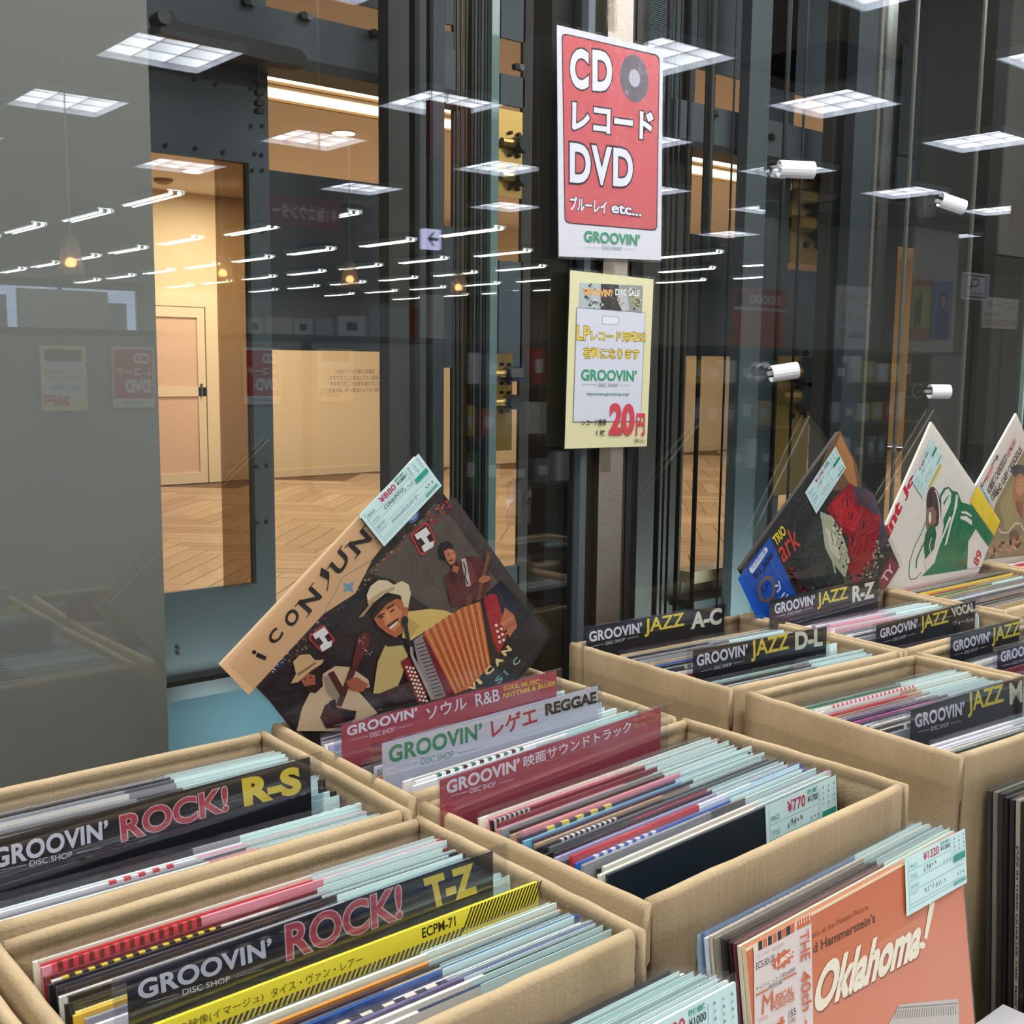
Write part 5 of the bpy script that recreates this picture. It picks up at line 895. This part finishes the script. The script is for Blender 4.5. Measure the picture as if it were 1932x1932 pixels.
# right front stack: spines towards the camera
SP = [((206, 196, 170), 'cream', ''), ((30, 32, 32), 'black', ''), ((24, 24, 26), 'black', 'OSCAR PETERSON IN RUSSIA'), ((70, 74, 66), 'dark green', ''), ((24, 30, 28), 'black', ''), ((20, 20, 22), 'black', ''), ((224, 92, 58), 'orange-red', ''), ((28, 28, 30), 'black', ''), ((150, 146, 130), 'grey', 'JAZZ IN THREE QUARTER TIME  MAX ROACH'), ((34, 34, 36), 'black', ''), ((18, 18, 20), 'black', ''), ((40, 40, 40), 'black', ''), ((110, 110, 100), 'grey', ''), ((48, 46, 46), 'charcoal', '')]
xs, ys, zs = pz(1836, 1480, ZF)
for k, (c, nm, t) in enumerate(SP):
    y = .522 - .0056 * (len(SP) - 1 - k); x = 1.062 + random.uniform(-.0015, .0015) + (.527 - y) * .0; kk = ORDN(len(SP) - k)
    r = front_rec(x, y, jit(c, 5) , '%s spined record in the right front stack, %s from its rear' % (nm, kk), yaw=-.064, lean=.06, tag=False, spine=c, th=.0044, ztop=ZF + random.uniform(-.003, .003) - .0, grp='upright records before the M box', dash=(.1, .6, ((230, 160, 60), (30, 26, 24)), 16) if k == 4 else None)
    if t:                                        # spine title, reading downwards
        m = MB(); V, F, bb = tmesh(t, .02); L = min(.2, len(t) * .0065); X0 = -.0008
        pts = [(X0, .0038 - (v[1] - bb[2]) / (bb[3] - bb[2]) * .0028, .27 - (v[0] - bb[0]) / (bb[1] - bb[0]) * L) for v in V]
        m.add(pts, F, (230, 228, 220) if sum(c) < 400 and c[0] < 200 else (40, 30, 28)); m.build('spine_title', PRINT, r, local=True)
ty = empty('white_tray', (1.0, .4, TZ0), label='white plastic tray corner between the two front stacks, bottom right', cat='tray')
MB().box(.965, 1.05, .36, .49, .76, .772).box(.965, .972, .36, .49, TZ0, .76).box(1.043, 1.05, .36, .49, TZ0, .76).build('tray_shell', WH, ty)
# ================================================================ details on particular records
def find(txt): return next(o for o in COL.objects if o.get('label', '').startswith(txt))
r = find('dark navy soundtrack'); A = Art(on_of(r), y=-.0002, step=.00004); A.txt('Music From The Original Motion Picture Soundtrack', (1375, 1638), (1484, 1586), (1375, 1630), (190, 180, 150)); A.build('lettering', r)
A = Art(on_of(r), y=-.0006, step=.00004); tag_print(A, (.2, .3165), (.313, .3165), (.2, .2425), '770', '1700', '~', raw=True); A.build('price_tag', r)
# hazard-striped yellow paper strip record right in front of the T-Z card
a2, b2 = Vector(pz(250, 1930, ZT + .004)), Vector(pz(985, 1690, ZT + .004))
r = record(.205, .5865, ZT + .001, .1, .0, (240, 222, 64), None, False, label='yellow-edged record with black hazard stripes, right before the T-Z card', group='records in the T-Z rock box'); A = Art(on_of(r), y=-.0002, step=.00004)
A.poly([(0, .315), (0, .297), (.315, .297), (.315, .315)], (242, 224, 60), raw=True)
def hz(x0, x1, z0, z1, n):
    for k in range(n): x = x0 + (x1 - x0) * k / n; w = (x1 - x0) / n; A.poly([(x, z0), (x + w * .5, z0), (x + w * .5 + (z1 - z0) * .6, z1), (x + (z1 - z0) * .6, z1)], (40, 36, 16), raw=True); A.n -= 1
    A.n += 1
hz(.245, .312, .3, .3148, 22); hz(.02, .245, .297, .303, 60); A.txt('ECPM-71', (.212, .306), (.24, .306), (.212, .313), (60, 54, 20), raw=True, bold=.02); A.txt('タイス・ヴァン・レアー', (.10, .305), (.165, .305), (.10, .311), (90, 84, 30), raw=True); A.txt('炎の映像(イマージュ)', (.035, .305), (.095, .305), (.035, .311), (90, 84, 30), raw=True); A.build('paper_strip', r)
# curled plastic pieces stuck on the glass
def curl(px, py, wpx, label, tilt=0):
    p = Vector(pv(px, py, G - .022)); w = wpx / FPX * p.length * .95; n = 14; R = .012; T = .0012; r = empty('curled_clip', p, (0, tilt, -.5), label=label, cat='clip', group='curled plastic clips on the glass'); m = MB(); V = []; 
    for i in range(n + 1):
        t = math.radians(-150 + 290 * i / n)
        for x in (-w / 2, w / 2):
            for rr in (R, R - T): V.append((x, -rr * math.cos(t), rr * math.sin(t) * 1.15))
    F = []
    for i in range(n):
        a = i * 4; b = a + 4; F += [(a, b, b + 2, a + 2), (a + 1, a + 3, b + 3, b + 1), (a, a + 1, b + 1, b), (a + 2, b + 2, b + 3, a + 3)]
    F += [(0, 2, 3, 1), (n * 4, n * 4 + 1, n * 4 + 3, n * 4 + 2)]; m.add(V, F); m.build('curled_sheet', mat('clip_white', (226, 226, 228), .3, coat=.4), r, local=True, smooth=False)
    MB().box(-w / 2, -w / 2 + .012, .011, .019, -.003, .003).build('adhesive_pad', mat('pad', (190, 190, 190), .5), r, local=True)
curl(1502, 320, 52, 'white curled plastic clip on the glass, upper left of four'); curl(1796, 384, 40, 'white curled plastic clip on the glass, upper right of four', .25)
curl(1479, 702, 44, 'white curled plastic clip on the glass, lower left of four', -.15); curl(1772, 739, 34, 'white curled plastic clip on the glass, lower right of four')
p = pv(977, 948, G - .012); r = empty('clear_clip', p, label='clear crumpled plastic clip on the glass right of the accordion cover', cat='clip'); m = MB(); random.seed(3)
for i in range(5):
    for j in range(6): pass
g = [[(p[0] - .022 + .011 * i, p[1] - .004 * random.random() - .004 * (1 - abs(i - 2) / 2), p[2] - .03 + .012 * j) for i in range(5)] for j in range(6)]
m.add([q for row in g for q in row], [(j * 5 + i, j * 5 + i + 1, (j + 1) * 5 + i + 1, (j + 1) * 5 + i) for j in range(5) for i in range(4)]); m.build('film', film('clip_clear', .12, .15, (.9, .9, .92)), r)
# ================================================================ THE STORE BEHIND THE CAMERA, SEEN MIRRORED
def mp_(px, py, vr): p = pv(px, py, 2 * G - vr); return (p[0], vr, p[2])
def flat(name, label, cat, px0, py0, px1, py1, vr, bg, draw=None, th=.006, group=None, m=None, z0=None):
    """an upright board facing the glass, measured at its mirrored place; local x runs the other way round"""
    a = mp_(px1, (py0 + py1) / 2, vr); b = mp_(px0, (py0 + py1) / 2, vr); zt_ = mp_((px0 + px1) / 2, py0, vr)[2]; zb_ = mp_((px0 + px1) / 2, py1, vr)[2] if z0 is None else z0
    r = empty(name, (a[0], vr, zt_), (0, 0, math.pi), label=label, cat=cat, group=group); w, h = a[0] - b[0], zt_ - zb_
    MB().box(0, w, .0005, th, -h, 0, None if m else bg).build('board', m or PRINT, r, local=True)
    if draw: A = Art(lambda x, y: (x, y), y=0, step=.0004); draw(A, w, h); A.build('print', r)
    return r
def T_(A, s, x0, x1, y0, y1, w, h, c, **k): A.txt(s, (x0 * w, -y1 * h), (x1 * w, -y1 * h), (x0 * w, -y0 * h), c, raw=True, **k)
def R_(A, x0, x1, y0, y1, w, h, c): A.poly([(x0 * w, -y0 * h), (x1 * w, -y0 * h), (x1 * w, -y1 * h), (x0 * w, -y1 * h)], c, raw=True)
GVR = -3.1
ct = empty('counter_partition', (4, GVR, 0), label='long grey counter partition mirrored across the glass', cat='partition'); CG = mat('partition_grey', (150, 152, 150), .7, var=.05)
MB().box(-1.5, 10, GVR - .05, GVR, 0, 1.50).build('front_panel', CG, ct); MB().box(-1.5, 10, GVR - .55, GVR + .01, 1.50, 1.53).build('counter_top', mat('counter_top', (96, 96, 94), .5), ct)
for x in (1.35, 3.1, 4.9, 6.7, 8.5): MB().box(x, x + .05, GVR, GVR + .015, 0, 1.49).build('post', mat('post_dark', (70, 72, 72)), ct)
def cdd(A, w, h):
    R_(A, .04, .96, .05, .85, w, h, (200, 66, 72)); T_(A, 'CD', .1, .5, .1, .28, w, h, (236, 236, 240), bold=.05); T_(A, 'レコード', .1, .92, .34, .48, w, h, (236, 236, 240), bold=.03); T_(A, 'DVD', .1, .7, .54, .76, w, h, (236, 236, 240), bold=.05); T_(A, "GROOVIN’", .25, .8, .89, .95, w, h, GRN)
def lpd(A, w, h):
    R_(A, .1, .9, .06, .24, w, h, (110, 112, 112)); R_(A, .08, .9, .24, .82, w, h, (222, 224, 232)); T_(A, 'LPレコード用袋は', .1, .92, .36, .44, w, h, (210, 180, 50), bold=.02); T_(A, '有料になります', .18, .84, .46, .54, w, h, (210, 180, 50), bold=.02); T_(A, "GROOVIN’", .15, .82, .6, .68, w, h, GRN); T_(A, '20円', .4, .95, .76, .94, w, h, (200, 66, 76), bold=.04)
for k, (x0, x1, f, bg, nm) in enumerate([(78, 165, lpd, (236, 230, 178), 'pale yellow bag-price sign'), (213, 292, cdd, (226, 226, 232), 'red CD DVD sign'), (462, 530, cdd, (226, 226, 232), 'red CD DVD sign'), (600, 668, lpd, (236, 230, 178), 'pale yellow bag-price sign')]):
    flat('counter_sign', nm + ' on the mirrored counter front, ' + ('leftmost', 'beside the leftmost yellow sign', 'behind the blue-grey frame', 'over the beige wall')[k], 'sign', x0, 652 + k * 2, x1, 775 - k * 6, GVR + .02, bg, f, group='signs on the mirrored counter')
# display boards and sleeves standing on the counter
for k, (x0, x1, y0, c, l) in enumerate([(35, 205, 547, (196, 198, 192), 'large blank pale board'), (206, 240, 572, (180, 184, 178), 'small pale board'), (0, 14, 555, (150, 150, 150), 'grey box'), (468, 497, 600, (214, 214, 210), 'white record sleeve'), (505, 552, 598, (216, 210, 190), 'cream record sleeve'), (556, 590, 601, (214, 216, 220), 'white record sleeve with a dark square'), (598, 628, 600, (180, 186, 190), 'grey record sleeve'), (700, 770, 580, (150, 170, 176), 'blue-green box'), (640, 690, 596, (214, 214, 216), 'white record sleeve'), (795, 800 + 40, 556, (206, 200, 196), 'tall white frame'), (778, 790, 582, (150, 40, 40), 'dark red box'), (940, 985, 548, (60, 96, 130), 'blue poster board')]):
    flat('display_board', '%s standing on the mirrored counter, %s from the left' % (l, ORD[k] if k < 10 else ('eleventh', 'twelfth')[k - 10]), 'board', x0, y0, x1, 622, GVR - .2, c, (lambda A, w, h: R_(A, .3, .7, .3, .7, w, h, (90, 92, 98))) if k in (3, 5, 8) else None, th=.02, group='boards on the mirrored counter', z0=1.53)
# hanging and standing signs
def ctr(A, w, h): T_(A, '¥ 1番カウンター', .05, .95, .25, .75, w, h, (206, 196, 206), bold=.02)
flat('hanging_sign', 'dark red hanging counter sign with reversed white lettering in the mirror image', 'sign', 508, 372, 643, 430, -2.3, (120, 28, 44), ctr, th=.03)
x = mp_(600, 400, -2.3); o = MB().tube([(x[0], -2.28, x[2]), (x[0], -2.28, CZ + .02)], .004).build('sign_rod', BGL); props(o, 'thin rod holding the dark red counter sign', 'rod')
def arr(A, w, h): A.poly([(.15 * w, -.5 * h), (.5 * w, -.15 * h), (.62 * w, -.15 * h), (.4 * w, -.42 * h), (.85 * w, -.42 * h), (.85 * w, -.58 * h), (.4 * w, -.58 * h), (.62 * w, -.85 * h), (.5 * w, -.85 * h)][::-1], (20, 110, 80), raw=True)
def arr2(A, w, h): A.poly([((1 - p[0]) * w, p[1] * h) for p in [(.15, -.5), (.5, -.15), (.62, -.15), (.4, -.42), (.85, -.42), (.85, -.58), (.4, -.58), (.62, -.85), (.5, -.85)]], (20, 110, 80), raw=True)
r = flat('exit_sign', 'small lit white sign with a green left arrow', 'sign', 803, 432, 833, 470, -2.6, None, arr2, th=.04, m=emis('sign_lit', (206, 206, 250), 5.5))
x = mp_(818, 440, -2.6); o = MB().tube([(x[0], -2.62, x[2]), (x[0], -2.62, CZ + .02)], .004).build('sign_rod', BGL); props(o, 'thin rod holding the green arrow sign', 'rod')
def rb(A, w, h): T_(A, '買取', .1, .9, .1, .6, w, h, (230, 200, 200)); 
flat('hanging_sign', 'dark maroon hanging sign left of the glass fin, top centre', 'sign', 812, 195, 893, 300, -1.4, (96, 26, 36), None, th=.03); x = mp_(850, 200, -1.4); o = MB().tube([(x[0], -1.42, x[2]), (x[0], -1.42, CZ + .02)], .004).build('sign_rod', BGL); props(o, 'thin rod holding the maroon sign', 'rod')
def org(A, w, h): R_(A, .0, 1, .32, .37, w, h, (230, 220, 215)); T_(A, '00000', .12, .72, .1, .26, w, h, (236, 226, 220), bold=.03); A.poly([(.78 * w, -.3 * h), (.95 * w, -.3 * h), (.92 * w, -.06 * h), (.86 * w, -.06 * h)], (30, 60, 80), raw=True)
flat('banner', 'orange banner with reversed white rounded lettering, mirrored at centre right', 'banner', 1384, 545, 1484, 648, -3.3, (206, 92, 52), org, z0=1.53)
def cmp_(A, w, h): T_(A, 'コンパクト', .08, .92, .1, .32, w, h, (200, 170, 40), bold=.03); T_(A, 'ディスク', .15, .85, .38, .58, w, h, (200, 170, 40), bold=.03); T_(A, 'Compact', .15, .6, .7, .84, w, h, (90, 90, 90), bold=.02); T_(A, '盤', .68, .86, .66, .9, w, h, (200, 170, 40), bold=.02)
flat('shelf_sign', 'white sheet sign with reversed yellow lettering, mirrored left of the beige strip', 'sign', 1578, 540, 1646, 608, -3.25, (214, 214, 210), cmp_, z0=1.53)
def vin(A, w, h): T_(A, 'レコード', .08, .92, .1, .36, w, h, (206, 160, 60), bold=.03); T_(A, 'Vinyl', .5, .92, .46, .64, w, h, (206, 160, 60), bold=.03); T_(A, 'RECORDS', .05, .92, .72, .9, w, h, (206, 160, 60), bold=.03)
flat('shelf_sign', 'white sheet sign reading Vinyl Records backwards, mirrored at the right edge', 'sign', 1854, 562, 1922, 620, -2.9, (220, 214, 204), vin)
x = mp_(1888, 620, -2.9); o = MB().tube([(x[0], -2.88, 0), (x[0], -2.88, x[2])], .008).build('sign_pole', BGL); props(o, 'dark pole holding the Vinyl Records sign', 'pole')
def mag(A, w, h): R_(A, .08, .92, .08, .92, w, h, (40, 40, 46)); R_(A, .14, .86, .14, .86, w, h, (226, 226, 230)); A.ell((.55 * w, -.36 * h), (.17 * w, .17 * h), (40, 40, 46), raw=True); A.ell((.55 * w, -.36 * h), (.12 * w, .12 * h), (226, 226, 230), raw=True); A.line((.66 * w, -.46 * h), (.8 * w, -.62 * h), .07 * w, (40, 40, 46), raw=True); T_(A, '検索機', .2, .8, .7, .82, w, h, (60, 60, 66))
flat('search_sign', 'white square sign with a black magnifying glass, mirrored at right', 'sign', 1817, 515, 1867, 566, -2.5, (230, 230, 234), mag); x = mp_(1836, 566, -2.5); o = MB().tube([(x[0], -2.48, 0), (x[0], -2.48, x[2])], .01).build('sign_pole', BGL); props(o, 'dark pole holding the magnifying glass sign', 'pole')
flat('banner', 'dark red banner at the right edge, mirrored high up', 'banner', 1912, 322, 1990, 440, -3.4, (120, 50, 52), None, th=.02); x = mp_(1930, 322, -3.4); o = MB().tube([(x[0], -3.42, x[2]), (x[0], -3.42, CZ + .02)], .004).build('sign_rod', BGL); props(o, 'thin rod holding the dark red banner', 'rod')
# white pillar with two posters and dark cornice
p0, p1 = mp_(1721, 500, -3.6), mp_(1808, 500, -3.6); zc = mp_(1760, 432, -3.6)[2]
r = empty('trim_6', (p0[0], -3.6, 0), kind='structure'); MB().box(p0[0], p1[0], -4.2, -3.6, 0, zc).build('white_pillar', mat('pillar_white', (206, 204, 198), .7), r)
c0, c1 = mp_(1560, 420, -3.55)[0], mp_(1832, 420, -3.55)[0]; MB().box(c0, c1, -4.2, -3.5, zc, zc + .12).box(c0 - .02, c1 + .04, -4.25, -3.44, zc + .08, zc + .13).build('dark_cornice', mat('cornice', (50, 46, 44), .5), r); MB().box(c0, p0[0], -4.2, -4.1, 0, zc).build('back_wall', WALLM, r)
def po1(A, w, h): R_(A, .0, 1, .0, .1, w, h, (190, 80, 60)); A.ell((.6 * w, -.5 * h), (.1 * w, .3 * h), (50, 44, 36), raw=True); A.ell((.8 * w, -.55 * h), (.1 * w, .26 * h), (70, 60, 44), raw=True); R_(A, 0, 1, .8, 1, w, h, (180, 96, 50))
def po2(A, w, h): A.ell((.45 * w, -.35 * h), (.2 * w, .18 * h), (60, 50, 60), raw=True); A.ell((.45 * w, -.36 * h), (.12 * w, .12 * h), (206, 170, 150), raw=True); A.poly([(.2 * w, -.5 * h), (.7 * w, -.5 * h), (.85 * w, -h), (.1 * w, -h)], (50, 80, 140), raw=True)
flat('poster', 'yellow-green poster with two standing figures on the mirrored white pillar', 'poster', 1722, 528, 1757, 640, -3.58, (196, 196, 110), po1); flat('poster', 'blue poster of a seated figure on the mirrored white pillar', 'poster', 1759, 530, 1797, 640, -3.58, (110, 140, 190), po2)
# shelving with goods on the right of the mirror image
for s_, (xa, xb, vr) in enumerate([(3.9, 5.2, -2.7), (5.6, 6.9, -2.6), (7.2, 8.6, -2.6)]):
    r = empty('shelf_unit', (xa, vr, 0), label='dark shelf unit stacked with small goods, %s in the mirror image' % ('left', 'middle', 'right')[s_], cat='shelf', group='goods shelves in the mirror image'); DKS = mat('shelf_dark', (54, 52, 52), .5)
    MB().box(xa, xb, vr - .3, vr - .28, 0, 1.5).build('back_panel', DKS, r)
    for z in (.35, .65, .95, 1.25): MB().box(xa, xb, vr - .28, vr, z, z + .02).build('shelf_board', DKS, r)
    for x in (xa, xb - .02): MB().box(x, x + .02, vr - .28, vr, 0, 1.5).build('side', DKS, r)
    for z, zn in ((.671, 'third'), (.971, 'second'), (1.271, 'top')):
        x = xa + .05; q = 0
        while x < xb - .2:
            w = random.uniform(.09, .16); hh = random.uniform(.12, .22); c = random.choice([(190, 60, 60), (60, 60, 66), (220, 220, 216), (60, 130, 80), (200, 180, 70), (120, 130, 140), (40, 60, 110)])
            g = empty('goods_pack', (x, vr - .15, z), label='%s pack on the %s board of the mirrored %s shelf unit, %s along' % (cname(c), zn, ('left', 'middle', 'right')[s_], ORD[min(q, 9)]), cat='pack', group='packs on the mirrored shelves')
            MB().box(x, x + w, vr - .2, vr - .12, z, z + hh).build('box', mat('goods_%d_%d_%d' % c, c, .4), g); MB().box(x + w * .2, x + w * .8, vr - .1199, vr - .119, z + hh * .3, z + hh * .7).build('front_label', mat('goods_label', (214, 214, 210), .5), g); x += w + .05; q += 1
